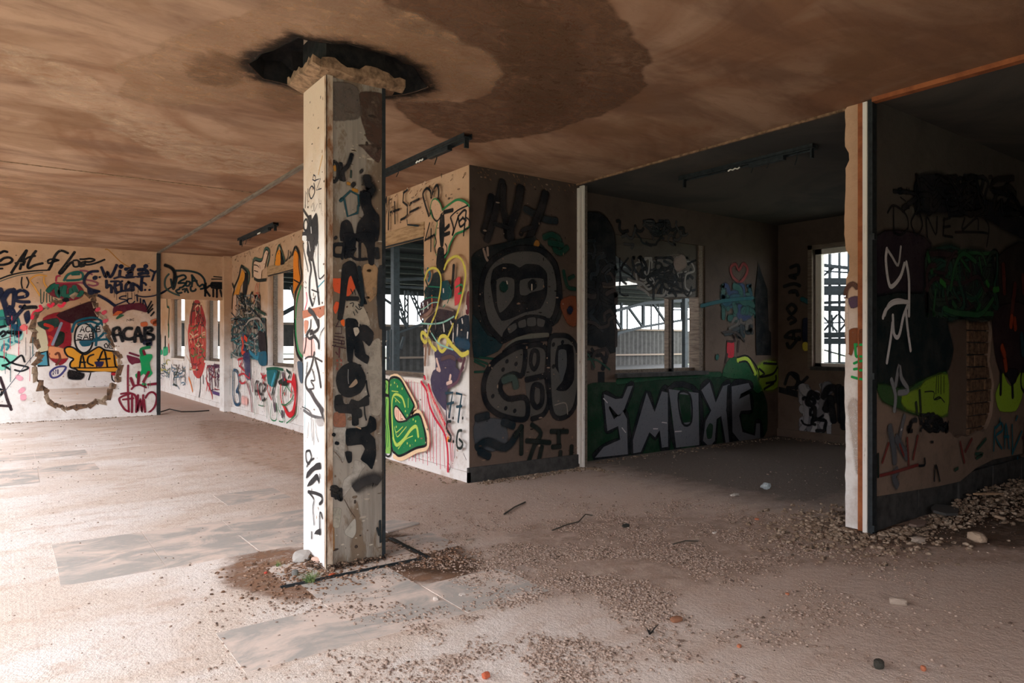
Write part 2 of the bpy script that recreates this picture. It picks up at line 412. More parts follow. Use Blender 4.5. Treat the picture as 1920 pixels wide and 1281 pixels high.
# half-let-down shutter covered in tags, one lower corner bent away
sh = [on('Y', 6.64, a, b) for a, b in [(1150,440),(1318,440),(1318,556),(1262,562),(1225,556),(1206,545),(1180,500),(1158,480),(1150,470)]]
mb = MB(); prism(mb, [[(p.x, p.z) for p in sh]], FNY, 6.645, 6.665); shutter = mb.build('shutter_panel', M['wall_dark'], w5)
w6 = S(MB().box((10.28, RW[0], RW[2]), (10.36, RW[0]+.07, RW[3])).box((10.28, RW[1]-.10, RW[2]), (10.36, RW[1], RW[3])).box((10.28, RW[0], RW[2]), (10.36, RW[1], RW[2]+.06)).box((10.28, RW[0], RW[3]-.08), (10.36, RW[1], RW[3])).build('window_6', M['white_metal']))
MB().box((10.16, RW[0], RW[2]-.05), (10.5, RW[1]+.02, RW[2]+.005)).build('window_sill', M['concrete_dark'], w6)
MB().box((10.18, RW[1], RW[2]-.03), (10.2, RW[1]+.07, RW[3]+.06)).box((10.18, RW[0], RW[3]), (10.2, RW[1]+.07, RW[3]+.06)).build('architrave', M['wood_grey'], w6)

# open facade on the daylight side: lintel and slim piers (outside the picture)
mb = MB().box((FX-.3, -3.2, 3.0), (FX, 28, H))
mb.box((FX-.3, -3.2, 0), (FX, FACE0, 3.0))
for y in (9.9, 16.2, 22, 27.6): mb.box((FX-.3, y, 0), (FX, y+.35, 3.0))
S(mb.build('wall_facade', M['wall']))
portal((FX-.02, (FACE0+16.2)/2, 1.5), (3.0, 16.2-FACE0), (0, math.radians(-90), 0))
portal((FX-.02, 22, 1.5), (3.0, 11), (0, math.radians(-90), 0))

# ================================================================= COLUMN
CX0, CX1, CY0, CY1 = 1.722, 2.140, 4.455, 4.90
column = empty('concrete_column', (1.93, 4.68, 0), 'square graffiti-covered concrete column standing free in the foreground, white on its left face', 'column')
def colface():
    mb = MB(); nz = 40; ring = []
    base = [(CX0, CY0), ((CX0+CX1)/2, CY0), (CX1, CY0), (CX1, (CY0+CY1)/2), (CX1, CY1), ((CX0+CX1)/2, CY1), (CX0, CY1), (CX0, (CY0+CY1)/2)]
    vs = []
    for k in range(nz+1):
        z = (H+.4)*k/nz
        for (x, y) in base:
            vs.append((x, y, z))
    n = 8
    fs = [(k*n+i, k*n+(i+1) % n, (k+1)*n+(i+1) % n, (k+1)*n+i) for k in range(nz) for i in range(n)]
    fs += [tuple(range(n)), tuple(nz*n+i for i in range(n))]
    return mb.add(vs, fs)
def column_mat():
    m, nt, P = newmat('column_plaster'); g = G(nt)
    a = g.ramp(g.noise(2.3, 8, .7, g.map((1.2, 1.2, .5)), .3), .47, .53)
    streak = g.ramp(g.noise(6, 5, .6, g.map((3, 3, .18))), .45, .7)
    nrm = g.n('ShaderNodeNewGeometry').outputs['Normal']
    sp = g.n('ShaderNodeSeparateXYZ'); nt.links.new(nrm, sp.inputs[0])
    left = g.ramp(sp.outputs[0], -.5, -.6)                  # daylight on this side is put into the colour
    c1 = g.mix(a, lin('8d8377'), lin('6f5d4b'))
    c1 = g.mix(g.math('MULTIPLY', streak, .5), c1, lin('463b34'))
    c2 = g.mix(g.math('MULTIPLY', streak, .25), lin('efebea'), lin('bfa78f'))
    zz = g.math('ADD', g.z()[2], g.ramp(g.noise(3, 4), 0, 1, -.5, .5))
    c2 = g.mix(g.ramp(zz, 2.0, 2.9), c2, lin('cdb49d'))  # upper part turned beige: fainter daylight put into the colour
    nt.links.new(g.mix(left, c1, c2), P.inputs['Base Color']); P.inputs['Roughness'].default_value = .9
    nt.links.new(g.bump(g.math('ADD', a, g.noise(25, 6, .7)), .35, .008), P.inputs['Normal'])
    return m
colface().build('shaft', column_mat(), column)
# metal angle beads on the edges
MB().box((CX0-.006, CY0-.008, 0), (CX0+.040, CY0+.0, H-.13)).box((CX0-.008, CY0-.008, 0), (CX0, CY0+.018, H-.13)).build('corner_bead', M['rust'], column)
MB().box((CX1-.018, CY0-.007, 0), (CX1+.007, CY0+.012, H-.13)).build('corner_bead', M['dark_metal'], column)
# sagging broken plaster collar
mb = MB(); rc = random.Random(12)
def flap(p0, p1, out, z_in, z_out, th, n=14, sag=.03):
    p0, p1, out = Vector(p0), Vector(p1), Vector(out)
    vs = []; fs = []
    for i in range(n+1):
        t_ = i/n; b = p0.lerp(p1, t_); e = b + out*(1+.2*mnoise.noise(Vector((t_*3, 1, 3)))) 
        s_ = sag*mnoise.noise(Vector((t_*4, 7, 2)))
        vs += [(b.x, b.y, z_in), (e.x, e.y, z_out+s_), (e.x, e.y, z_out+s_+th*rc.uniform(.6, 1.2)), (b.x, b.y, z_in+th)]
    for i in range(n):
        for k in range(4): fs.append((i*4+k, i*4+(k+1) % 4, i*4+4+(k+1) % 4, i*4+4+k))
    fs += [(0,1,2,3), (n*4, n*4+3, n*4+2, n*4+1)]
    mb.add(vs, fs)
flap((CX0-.05, CY0, 0), (CX1+.14, CY0, 0), (0, -.05, 0), H-.155, H-.125, .075)
flap((CX0, CY0-.04, 0), (CX0, CY1+.02, 0), (-.11, 0, 0), H-.14, H-.10, .045)
flap((CX1, CY0-.04, 0), (CX1, CY1, 0), (.13, 0, 0), H-.13, H-.11, .05)
mb.build('plaster_collar', M['lip'], column)
mb = MB().box((CX0-.004, CY0-.004, H-.13), (CX1+.003, CY1, H+.2)); mb.build('broken_head', M['crater'], column)
# ================================================================= OUTDOORS: steel hall beyond the windows
def ground_mat():
    m, nt, P = newmat('outdoor_ground'); g = G(nt)
    a = g.ramp(g.noise(.12, 6, .6), .45, .6)
    nt.links.new(g.mix(a, lin('a9a79a'), lin('8c9a6c')), P.inputs['Base Color']); P.inputs['Roughness'].default_value = .95
    return m
S(MB().box((-150, -120, -.45), (220, 260, -.25)).build('ground', ground_mat()))
hall = empty('steel_hall', (25, 25, -.25), 'open steel hall with dark sheet roof and corrugated wall, seen through the window openings', 'industrial hall')
mb = MB(); prism(mb, [[(4.6, 7.2), (18, 7.2), (18, 14), (48, 38), (48, 42), (4.6, 42)]], FNZ, 5.0, 5.12)
mb.build('roof', M['roofing'], hall)
MB().box((4.6, 7.0, -.25), (46, 39.5, -.2)).build('added_hall_floor', M['concrete_dark'], hall)  # dark slab added to cut light bounced up to the roof
for k in range(13):
    y = 8.5+k*2.6; MB().box((4.6, y, 4.82), (min(47, 17+max(0, (y-14))*1.25), y+.12, 5.0)).build('purlin', M['steel'], hall)
def sheet(x0, x1, z0, z1, y):
    n = int((x1-x0)/.25); vs = []; fs = []
    for i in range(n+1):
        x = x0+(x1-x0)*i/n; yy = y+(.06 if i % 2 else 0); vs += [(x, yy, z0), (x, yy, z1)]
    for i in range(n): fs.append((2*i, 2*i+2, 2*i+3, 2*i+1))
    b = len(vs); vs += [(v[0], v[1]+.04, v[2]) for v in vs[:b]]; fs += [tuple(b+q for q in reversed(f)) for f in fs]
    return MB().add(vs, fs)
x = 4.6
while x < 48:
    sheet(x, x+3.02, 1.36 if x < 19 else -.25, 2.62, 40.2).build('cladding_sheet', M['corrugated'], hall); x += 3
sheet_b = MB().box((4.6, 40.0, 2.6), (48, 40.2, 2.75)).box((4.6, 40.0, .55), (48, 40.1, .68)).build('wall_rail', M['wood_grey'], hall)
MB().box((4.6, 39.6, 4.6), (48, 39.9, 5.0)).build('eaves_beam', M['steel'], hall)
def bars(name, ax, c, lst, mat='steel', parent=hall):
    for (x0, y0, x1, y1, w) in lst:
        p, q = on(ax, c, x0, y0), on(ax, c, x1, y1); d = (p-EYE).dot(FW)
        MB().bar(p, q, (w*1.15+.9)*d/FPX, (w*1.15+.9)*d/FPX).build(name, M[mat], parent)
def lattice(ax, c, x0, y0, x1, y1, w, n, t=1.3):
    L = []; dx, dy = x1-x0, y1-y0; l = math.hypot(dx, dy); nx, ny = -dy/l*w/2, dx/l*w/2
    L += [(x0+nx, y0+ny, x1+nx, y1+ny, t), (x0-nx, y0-ny, x1-nx, y1-ny, t)]
    for k in range(n):
        a, b = k/n, (k+1)/n; s = 1 if k % 2 else -1
        L.append((x0+dx*a+nx*s, y0+dy*a+ny*s, x0+dx*b-nx*s, y0+dy*b-ny*s, t*.8))
    return L
bars('hall_column', 'Y', 20, [(741, 455, 741, 702, 10)])
bars('truss_bar', 'Y', 22, lattice('Y', 22, 762, 545, 762, 612, 6, 6) + lattice('Y', 22, 747, 560, 761, 610, 4, 6) + lattice('Y', 22, 770, 548, 796, 606, 5, 7)
     + [(748, 592, 764, 616, 2), (690, 540, 734, 570, 3), (742, 625, 800, 605, 3), (700, 527, 800, 522, 4), (700, 537, 800, 540, 3), (783, 548, 783, 604, .8), (757, 632, 750, 655, 3)])
bars('hall_column', 'Y', 18, [(727, 620, 727, 700, 3), (733, 618, 733, 700, 2)])
bars('truss_bar', 'Y', 26, [(1150, 584, 1206, 569, 4), (1206, 569, 1310, 562, 4), (1150, 627, 1206, 613, 3.2), (1206, 613, 1300, 597, 3), (1165, 568, 1165, 619, 3), (1206, 568, 1206, 614, 3.4),
     (1177, 575, 1204, 612, 2.6), (1224, 568, 1247, 603, 2.6), (1150, 592, 1166, 618, 2.6), (1280, 566, 1280, 600, 4), (1221, 566, 1221, 618, 1), (1176, 575, 1176, 618, 1), (1235, 566, 1235, 618, .8),
     (1150, 640, 1160, 625, 3), (1262, 581, 1290, 581, 1.4)])
bars('hall_column', 'Y', 16, [(1284, 555, 1284, 695, 6)])
bars('truss_bar', 'Y', 28, lattice('Y', 28, 526, 535, 526, 586, 7, 5) + [(512, 598, 553, 576, 6), (545, 538, 552, 562, 1.6), (548, 535, 555, 560, 1.6), (500, 664, 560, 664, 1)])
gant = empty('steel_gantry', (20, 10.5, -.25), 'steel staircase tower with landings outside the far right window', 'gantry')
bars('gantry_post', 'X', 20, [(1556, 466, 1556, 700, 3), (1574, 466, 1574, 700, 2.4), (1592, 460, 1592, 700, 3)], parent=gant)
bars('landing', 'X', 20, [(1540, 497, 1610, 505, 5), (1540, 508, 1600, 512, 2), (1540, 528, 1610, 528, 10), (1540, 545, 1610, 545, 14), (1540, 568, 1610, 566, 4), (1540, 578, 1610, 580, 8), (1540, 629, 1610, 627, 8), (1540, 640, 1610, 640, 9), (1540, 690, 1610, 690, 18)], parent=gant)
bars('brace', 'X', 20, [(1540, 590, 1570, 622, 2), (1570, 590, 1545, 620, 2), (1572, 588, 1600, 622, 2), (1600, 588, 1575, 620, 2), (1545, 606, 1600, 604, 1.4), (1540, 520, 1566, 500, 2), (1540, 655, 1600, 672, 1.4), (1560, 590, 1562, 622, 1.4)], parent=gant)
# lamp hanging outside the wide window
MB().bar(on('Y', 9, 1150, 533), on('Y', 9, 1197, 530), .10, .07).build('hanging_lamp_tube', M['white_metal'], hall)

# unseen blockers added to cut sky light: across the yard, past the right window
opp = empty('sky_block_building', (-17, 8, -.25), 'unseen long building added across the yard to block low sky light', 'building')
MB().box((-22, -40, -.3), (-16, 60, OPPH)).build('wall', M['wall_dim'], opp); MB().box((-22.3, -40.3, OPPH), (-15.7, 60.3, OPPH+.15)).build('roof', M['roofing'], opp)  # wall and roof of the added sky block building
can = empty('sky_block_roof', (13.5, 0, -.25), 'unseen sheet roof added outside the far right window to cut sky light', 'sky_block_roof')
MB().box((10.7, -8, 5.0), (16, 6.85, 5.12)).build('roof', M['roofing'], can)  # sheet of the added sky block roof
for y in (-7.5, 0, 6.7): MB().box((15.7, y-.1, -.25), (15.9, y+.1, 5.0)).build('sky_block_post', M['steel'], can)
# ================================================================= SPRAY PAINT, each piece a child of the wall it is sprayed on
T0 = (0, 0, 1)
L1, L2, L3, L4 = (0,450,8), (150,450,8), (0,610,8), (150,610,8)
E_ = (0,440,3.559); D1, D2 = (295,470,9.15), (295,610,9.15)
A1, A2 = (425,450,8.54), (425,600,6.406)
B1, B2, B3 = (715,330,7.117), (715,500,6.406), (715,690,5.823)
G1 = (880,330,5.823); HH = (870,300,2.066); Q = (1070,380,2.464)
C1, C2, C3, C4, C5 = [(560, y, 7.535) for y in (280, 440, 600, 760, 910)]
R1, R2, R3 = (1630,300,4.417), (1630,560,4.417), (1630,780,4.927); R0 = (1560,520,2.463)
K='15181d'; N='1a2138'; R='c22d3a'; DR='74202f'; GR='1d8a52'; Y='d2c45a'; O='dd9636'; W='e6e3e1'; P='443c54'; T='1c4f58'; LG='a3c53a'; GY='86868c'
class Wall:
    def __init__(s, ax, c, parent, mat='paint', sign=-1):
        s.ax, s.c, s.parent, s.mat, s.lay, s.sign = ax, c, parent, mat, 0, sign; s.ia = 'XYZ'.index(ax)
        s.ua, s.va = {'X': (1, 2), 'Y': (0, 2), 'Z': (0, 1)}[ax]
        s.piece()
    def piece(s, label=None, name='graffiti'):
        s.flush(); s.label, s.name = label, name
    def flush(s):
        if getattr(s, 'v', None):
            me = bpy.data.meshes.new(s.name); me.from_pydata(s.v, [], s.f)
            a = me.color_attributes.new('Col', 'FLOAT_COLOR', 'POINT'); a.data.foreach_set('color', np.array(s.cl, dtype=np.float32).ravel())
            o = link(s.name, me, M[s.mat], s.parent)
            if s.label: o['label'] = s.label
        s.v, s.f, s.cl = [], [], []
        s.label, s.name = None, 'graffiti'
    def uv(s, T_, pts):
        if isinstance(pts, str):
            q = [float(x) for x in pts.split()]; pts = list(zip(q[::2], q[1::2]))
        out = []
        for x, y in pts:
            p = on(s.ax, s.c, T_[0]+x/T_[2], T_[1]+y/T_[2]); out.append(Vector((p[s.ua], p[s.va])))
        return out
    def scale(s, T_, pts):
        p = on(s.ax, s.c, T_[0]+pts[0][0]/T_[2], T_[1]+pts[0][1]/T_[2]); return (p-EYE).dot(FW)/FPX/T_[2]
    def emit(s, rows, cols, alphas):
        """rows: list of lists of 2D points (same count)"""
        s.lay += 1; off = (.0015+.00009*s.lay)*s.sign; b = len(s.v); n = len(rows[0])
        for r in rows:
            for p, a in zip(r, alphas):
                q = [0, 0, 0]; q[s.ia] = s.c+off; q[s.ua] = p.x; q[s.va] = p.y; s.v.append(tuple(q)); s.cl.append(cols+(a,))
        for i in range(len(rows)-1):
            for k in range(n-1): s.f.append((b+i*n+k, b+i*n+k+1, b+(i+1)*n+k+1, b+(i+1)*n+k))
    def st(s, T_, pts, w, col=K, soft=.25, closed=False, sm=True, a=1., fade=False):
        q = [float(x) for x in pts.split()] if isinstance(pts, str) else None
        raw = list(zip(q[::2], q[1::2])) if q else pts
        if len(raw) == 1: raw = [raw[0], (raw[0][0]+.5, raw[0][1]+.5)]
        sc = s.scale(T_, raw); P_ = s.uv(T_, raw); hw = w*sc*.5*(1.25 if s.ax == 'X' else 1.05)
        n = len(P_); out = []
        if n > 2 and sm or closed:
            seg = n if closed else n-1
            for i in range(seg):
                if closed: p0, p1, p2, p3 = (P_[(i+k-1) % n] for k in range(4))
                else: p0, p1, p2, p3 = P_[max(i-1, 0)], P_[i], P_[i+1], P_[min(i+2, n-1)]
                for j in range(4):
                    t = j/4
                    out.append(.5*((2*p1)+(p2-p0)*t+(2*p0-5*p1+4*p2-p3)*t*t+(3*p1-p0-3*p2+p3)*t**3))
            out.append(out[0].copy() if closed else P_[-1])
        else: out = P_
        fe = hw*(.3+soft*2); rows = []; m = len(out); wf = []
        nr = []
        for i, p in enumerate(out):
            if closed and i in (0, m-1): d = out[1]-out[m-2]
            else: d = out[min(i+1, m-1)]-out[max(i-1, 0)]
            d = d.normalized() if d.length > 1e-7 else Vector((1, 0)); nr.append((d, Vector((-d.y, d.x))))
        C_ = lin(col)
        def row(p, nn, k, kf): return [p-nn*(hw*k+fe*kf), p-nn*hw*k, p+nn*hw*k, p+nn*(hw*k+fe*kf)]
        if not closed:
            d, nn = nr[0]; rows += [row(out[0]-d*(hw*.95), nn, .25, .6), row(out[0]-d*(hw*.7), nn, .68, .8)]
        for p, (d, nn) in zip(out, nr): rows.append(row(p, nn, 1, 1))
        if not closed:
            d, nn = nr[-1]; rows += [row(out[-1]+d*(hw*.7), nn, .68, .8), row(out[-1]+d*(hw*.95), nn, .25, .6)]
        s.emit(rows, C_, (0, a, a, 0))
    def fl(s, T_, pts, col=K, soft=2., a=1., sm=True, hole=None):
        """filled shape with a feathered rim, soft in crop pixels"""
        q = [float(x) for x in pts.split()]; raw = list(zip(q[::2], q[1::2])); sc = s.scale(T_, raw); P_ = s.uv(T_, raw); n = len(P_)
        NS = 10 if s.mat == 'stain' else 3
        if sm:
            out = []
            for i in range(n):
                p0, p1, p2, p3 = (P_[(i+k-1) % n] for k in range(4))
                for j in range(3):
                    t = j/3; out.append(.5*((2*p1)+(p2-p0)*t*.8+(2*p0*.8-5*p1+4*p2+.2*(p1)+.2*0*p2-p3*.8+.2*0*p3)*t*t*0+(p2-p1)*0*t))
            out = []
            for i in range(n):
                p0, p1, p2, p3 = (P_[(i+k-1) % n] for k in range(4))
                m1, m2 = (p2-p0)*.3, (p3-p1)*.3
                for j in range(NS):
                    t = j/NS; t2 = t*t; t3 = t2*t
                    out.append(p1*(2*t3-3*t2+1)+m1*(t3-2*t2+t)+p2*(-2*t3+3*t2)+m2*(t3-t2))
        else: out = P_
        if s.mat == 'stain':
            ext = max((p-out[0]).length for p in out); ext = min(ext, 2.5)
            out = [p+Vector((mnoise.noise(Vector((p.x*3, p.y*3, 1)))*.035+mnoise.noise(Vector((p.x*11, p.y*11, 4)))*.016, mnoise.noise(Vector((p.x*3, p.y*3, 7)))*.035+mnoise.noise(Vector((p.x*11, p.y*11, 9)))*.016))*ext*(.9 if s.ax == 'Z' else 1.2) for p in out]
        m = len(out); ar = sum(out[i].x*out[(i+1) % m].y-out[(i+1) % m].x*out[i].y for i in range(m)); sg = 1 if ar > 0 else -1
        fe = soft*sc*1.1; nr = []
        for i in range(m):
            d = out[(i+1) % m]-out[i-1]; d = d.normalized() if d.length > 1e-9 else Vector((1, 0)); nr.append(Vector((d.y, -d.x))*sg)
        s.lay += 1; off = (.0015+.00009*s.lay)*s.sign; b = len(s.v); C_ = lin(col)
        inner = [Vector(h) for h in hole] if hole else []
        for ring, al in ((out, a), ([p+v*fe for p, v in zip(out, nr)], 0.), (inner, a)):
            for p in ring:
                q = [0, 0, 0]; q[s.ia] = s.c+off; q[s.ua] = p.x; q[s.va] = p.y; s.v.append(tuple(q)); s.cl.append(C_+(al,))
        for t in tessellate_polygon([[Vector((p.x, p.y, 0)) for p in out]]+([[Vector((p.x, p.y, 0)) for p in inner]] if inner else [])): s.f.append(tuple(b+(i if i < m else i+m) for i in t))
        for i in range(m): s.f.append((b+i, b+(i+1) % m, b+m+(i+1) % m, b+m+i))
    def scrib(s, T_, box, cols, n, w, seed=1, soft=.4, tall=1.):
        rd = random.Random(seed); x0, y0, x1, y1 = box
        for k in range(n):
            mx_, my_ = (x0+x1)/2, (y0+y1)/2
            x, y = rd.gauss(mx_, (x1-x0)*.23), rd.gauss(my_, (y1-y0)*.25); pts = [(x, y)]; L = min(x1-x0, y1-y0)*.3; an = rd.uniform(0, 6.28)
            for j in range(rd.randint(3, 6)):
                an += rd.uniform(-1.6, 1.6); x = min(x1+4, max(x0-4, x+math.cos(an)*L*rd.uniform(.4, 1))); y = min(y1+4, max(y0-4, y+math.sin(an)*L*tall*rd.uniform(.4, 1.2))); pts.append((x, y))
            s.st(T_, pts, w*rd.uniform(.6, 1.3), rd.choice(cols), soft)
    def drips(s, T_, box, cols, n, w, lmax, seed=1):
        rd = random.Random(seed)
        for k in range(n):
            x, y = rd.uniform(box[0], box[2]), rd.uniform(box[1], box[3]); l = rd.uniform(.2, 1)*lmax; s.st(T_, [(x, y), (x+rd.uniform(-.3, .3)*w, y+l*.5), (x, y+l)], w*rd.uniform(.6, 1.2), rd.choice(cols), .2, a=.85)
    def chips(s, u0, v0, u1, v1, n, seed=1, cols=('6e5546', '8d7360', '4a3b32', 'b89c86'), size=.02):
        rd = random.Random(seed); s.piece(None, 'chipped_plaster')
        for k in range(n):
            u, v = rd.uniform(u0, u1), rd.uniform(v0, v1); r = size*rd.random()**2+.004; m = 7; C_ = lin(rd.choice(cols)); a0 = rd.uniform(0, 6.28); ex = rd.uniform(.6, 2)
            ring = [Vector((u+math.cos(a0+6.283*i/m)*r*rd.uniform(.5, 1)*ex, v+math.sin(a0+6.283*i/m)*r*rd.uniform(.5, 1)/ex)) for i in range(m)]; ring.append(ring[0])
            s.emit([[Vector((u, v)), p] for p in ring], C_, (1, .75)); s.lay -= 1
        s.lay += 1
    def many(s, T_, lst, w, col=K, soft=.25, **k):
        for p in lst.split('|'): s.st(T_, p.strip(), w, col, soft, **k)
FONT = {'A':'0 1 .5 0 1 1|.2 .65 .8 .65','B':'0 0 0 1|0 0 .8 .1 .7 .45 0 .5|0 .5 .9 .6 .9 .9 0 1','C':'1 .1 .4 0 0 .4 .1 .9 .6 1 1 .85','E':'1 0 0 0 0 1 1 1|0 .5 .8 .5','N':'0 1 0 0 1 1 1 0',
 'P':'0 1 0 0 .9 .1 .8 .45 0 .5','R':'0 1 0 0 .9 .1 .8 .45 0 .5 1 1','U':'0 0 .1 .9 .6 1 1 .8 1 0','K':'0 0 0 1|1 0 0 .5 1 1','I':'.5 0 .5 1','L':'0 0 0 1 1 1','O':'.5 0 0 .4 .3 1 .8 1 1 .5 .5 0','S':'1 .1 .3 0 .1 .4 .9 .6 .8 1 0 .9','D':'0 0 0 1 .8 .9 1 .4 0 0'}
def write(w_, T_, txt, x0, y0, x1, y1, h, wd, col=K, soft=.2):
    n = len(txt)
    for i, ch in enumerate(txt):
        a, b = i/n, (i+.78)/n
        for part in FONT[ch].split('|'):
            q = [float(v) for v in part.split()]; pts = []
            for u, v in zip(q[::2], q[1::2]):
                t = a+(b-a)*u; pts.append((x0+(x1-x0)*t, y0+(y1-y0)*t+v*h))
            w_.st(T_, pts, wd, col, soft, sm=False)

# ---- left wall
w = Wall('Y', 16.25, wall_left)
w.piece('cyan, mint and navy shapes')
w.fl(L3, '0 60 300 40 330 200 100 330 0 300', '9fd4cc', 30, .8); w.fl(L3, '0 400 100 440 240 470 180 540 100 640 0 660', '7fd0ba', 30, .9)
w.fl(L1, '0 1060 90 1080 120 1280 0 1280', '2f8573', 20); w.fl(L1, '60 1020 200 1020 260 1160 200 1270 110 1270', N, 14); w.fl(L1, '360 1120 430 1060 450 1180 400 1260', N, 16)
w.fl(L3, '180 0 300 0 320 130 260 180', '1d4a64', 20); w.many(L3, '20 380 60 290 130 310 100 370|150 200 130 240 180 260|230 240 290 265', 22, '2f7f8a'); w.many(L3, '110 95 210 100 320 110 240 130 120 112|0 140 50 90 85 130 30 170|0 30 80 10', 26, K)
w.st(L3, '0 215 150 172 290 135', 8, '4a3a34'); w.many(L1, '0 1180 80 1170|180 1180 250 1160 290 1280', 34, '1d5a64'); w.many(L3, '340 20 375 50', 50, 'e06a6a', .8)
w.piece('looping black letters')
w.many(L3, '0 470 80 490 160 560 300 460 340 470 370 550|160 560 100 590 30 605 80 620 150 665|170 560 250 590 420 630 380 670 300 690 220 670', 20, K)
w.many(L3, '0 780 60 950 110 1120 170 1270|0 1205 160 1215', 28, '35272c'); w.st(L3, '520 430 300 700 90 970 0 1080', 6, '3a4a5c'); w.many(L3, '0 960 30 980 20 1040 0 1040', 24, K)
w.many(L3, '280 800 300 780|320 970 340 985|330 1080 370 1080', 46, 'f0a8b8', 1.)
w.piece('black handwriting: to Art of Love')
w.many(L1, '0 200 60 170 110 182|0 320 60 275 140 265 185 300 150 345 60 372 0 375|170 495 230 400 330 250 400 155|400 160 340 300 300 440|540 165 470 260 420 370 430 425 520 380 640 350|1020 200 940 165 880 175 820 250 770 380 730 450|1120 180 1050 280 960 400 890 490 920 500 980 430 1040 360 1090 330', 26, K)
w.many(L1, '230 350 350 310 430 260 530 240|375 320 350 380|880 305 800 330 730 350 720 310 770 290 860 300|1090 330 1110 400 1180 390 1170 310 1100 310|1190 320 1200 400 1260 380 1280 320|0 432 40 430', 20, K)
w.many(L2, '0 290 60 290 150 280 220 300 150 330 60 330 20 350 100 375 230 350 370 295|0 360 60 395', 20, K)
w.st(L1, '0 585 150 530 350 485 560 462 710 455', 16, K); w.st(L1, '0 625 150 568 350 518 640 487', 9, '4d5a55')
w.many(L1, '330 560 320 650 340 740|400 560 430 640 400 720', 14, K)
w.piece('yellow lines'); w.many(L1, '700 540 560 530 450 600 500 680 600 840|660 560 660 640 700 710', 14, 'cf9448', .5); w.st(L2, '380 145 430 155 600 320 740 410', 9, 'b0782f')
w.piece('fat navy letters')
w.many(L1, '0 740 40 880 80 980|200 760 120 780 50 880', 56, N); w.many(L1, '210 740 205 900 190 1000 140 1000|230 790 330 755 410 800 380 850 250 870|240 780 235 900 330 930 440 930|60 980 100 1120 130 1260|300 1000 340 1010 380 990 260 1130 170 1240', 36, N)
w.piece('green and maroon cloud'); w.fl(L1, '700 760 760 680 860 640 960 665 1080 650 1180 680 1250 760 1230 850 1120 900 1020 905 900 870 780 840', DR, 16)
w.many(L1, '720 770 800 690 860 680|850 720 880 840 930 720|970 700 960 830 1060 830 1070 740|1110 700 1170 830 1230 780', 44, '1d5a4c', .4)
w.many(L1, '960 610 1020 520 1150 480 1230 500 1240 570 1180 600 1000 610|1080 520 1190 515', 24, '1d5a54'); w.many(L1, '840 620 850 550 900 540|840 650 1000 650 1250 640', 18, '9a2c44')
w.many(L2, '0 460 100 470 180 520|100 600 200 620 270 660 200 690 120 670|0 640 60 660', 18, '8a4a5a'); w.st(L1, '960 910 1010 890', 40, K)
w.piece('red hearts and barred marks'); w.many(L1, '720 970 760 1000 800 955|880 980 920 1000 970 945|600 990 620 1040 540 1070 500 1110 480 1180', 30, 'd8324a'); w.many(L1, '370 1020 460 1010 540 1010', 40, K)
w.many(L1, '610 740 612 940 640 940|660 780 650 930|700 800 700 940|740 830 745 930|780 850 780 930|820 880 860 900', 9, '2a4a44')
w.piece('navy letters: Wizzy and hpion')
w.many(L2, '320 410 350 480 385 560 410 480 440 555 480 530 520 450 550 375|600 460 590 540|395 610 400 720|400 715 450 680 470 720 470 790|530 640 520 720 550 800|620 660 620 750|730 640 690 680 685 740 720 750 760 720 760 660 720 630|790 650 800 755|800 660 860 690 910 745|930 560 920 650 920 760', 30, N)
w.many(L2, '615 400|800 395|985 395|225 570', 62, N, .1); w.many(L2, '295 560|975 750|1040 750|630 620', 30, N, .1)
w.many(L2, '680 440 790 440 720 495 780 500|870 450 960 445 1010 475|880 515 960 495 1020 500|700 540 780 520', 38, N); w.many(L2, '510 580 600 555 700 568 850 555 1040 545|1050 450 1110 480|1200 440 1130 480 1100 540 1080 610|460 625 580 622 600 660 540 690|550 795 620 770 720 760 790 762|920 640 970 650 990 680', 22, N)
w.many(L2, '270 470 160 480 90 540 60 620 90 690 160 740 290 775', 28, N); w.fl(L2, '110 720 200 765 290 780 180 820 120 810', N, 6)
w.many(L2, '280 835 400 900 520 988', 32, N); w.many(L2, '520 985 640 935 700 912 680 898 590 880 620 850 690 840|770 880 720 890 710 930 750 960 790 950 820 920|850 820 860 920|830 830 950 855 1100 840 1200 800 1280 760|905 880 905 960|945 900 945 960|960 900 1000 1010', 14, N)
w.many(L2, '1070 920 1000 1050|1090 970 1010 1080|1090 1030 1020 1100|1110 1080 1060 1140', 16, K)
w.piece('maroon smear with an orange edge'); w.fl(L2, '510 1010 640 980 780 960 900 950 970 980 1000 1080 900 1060 800 1040 700 1060 620 1110 500 1110', '57202e', 14); w.fl(L2, '490 1135 560 1070 640 1080 560 1125', 'bd5730', 8); w.fl(L2, '540 1175 600 1120 660 1130 560 1185', '2e5a40', 8)
w.many(L2, '265 1045|360 1090|380 1215', 52, 'c8485a', .6); w.many(L2, '1080 1235 1150 1215 1120 1270|930 1270 990 1260', 44, 'c0623c', .5); write(w, L2, 'NK', 700, 1190, 820, 1180, 30, 6)
w.piece('black letters: ACAB')
w.many(L4, '500 70 500 150 530 240|500 60 580 40 600 120 640 240|780 50 700 50 650 110 670 190 740 210 800 190|870 30 830 130 820 250|870 40 900 120 930 250|970 40 970 235|970 50 1070 40 1060 90 990 120 1090 150 1090 210 1000 230', 32, K, .45)
w.many(L4, '500 150 620 140|830 160 930 160', 24, K, .4); w.st(L4, '960 265 1060 270 1010 300', 40, N, .6)
w.piece('green figure over maroon scrawl'); w.fl(L4, '700 450 780 470 880 500 900 560 820 570 780 590 730 540', '6c2038', 8); w.st(L4, '740 415 880 460', 22, '6c2038')
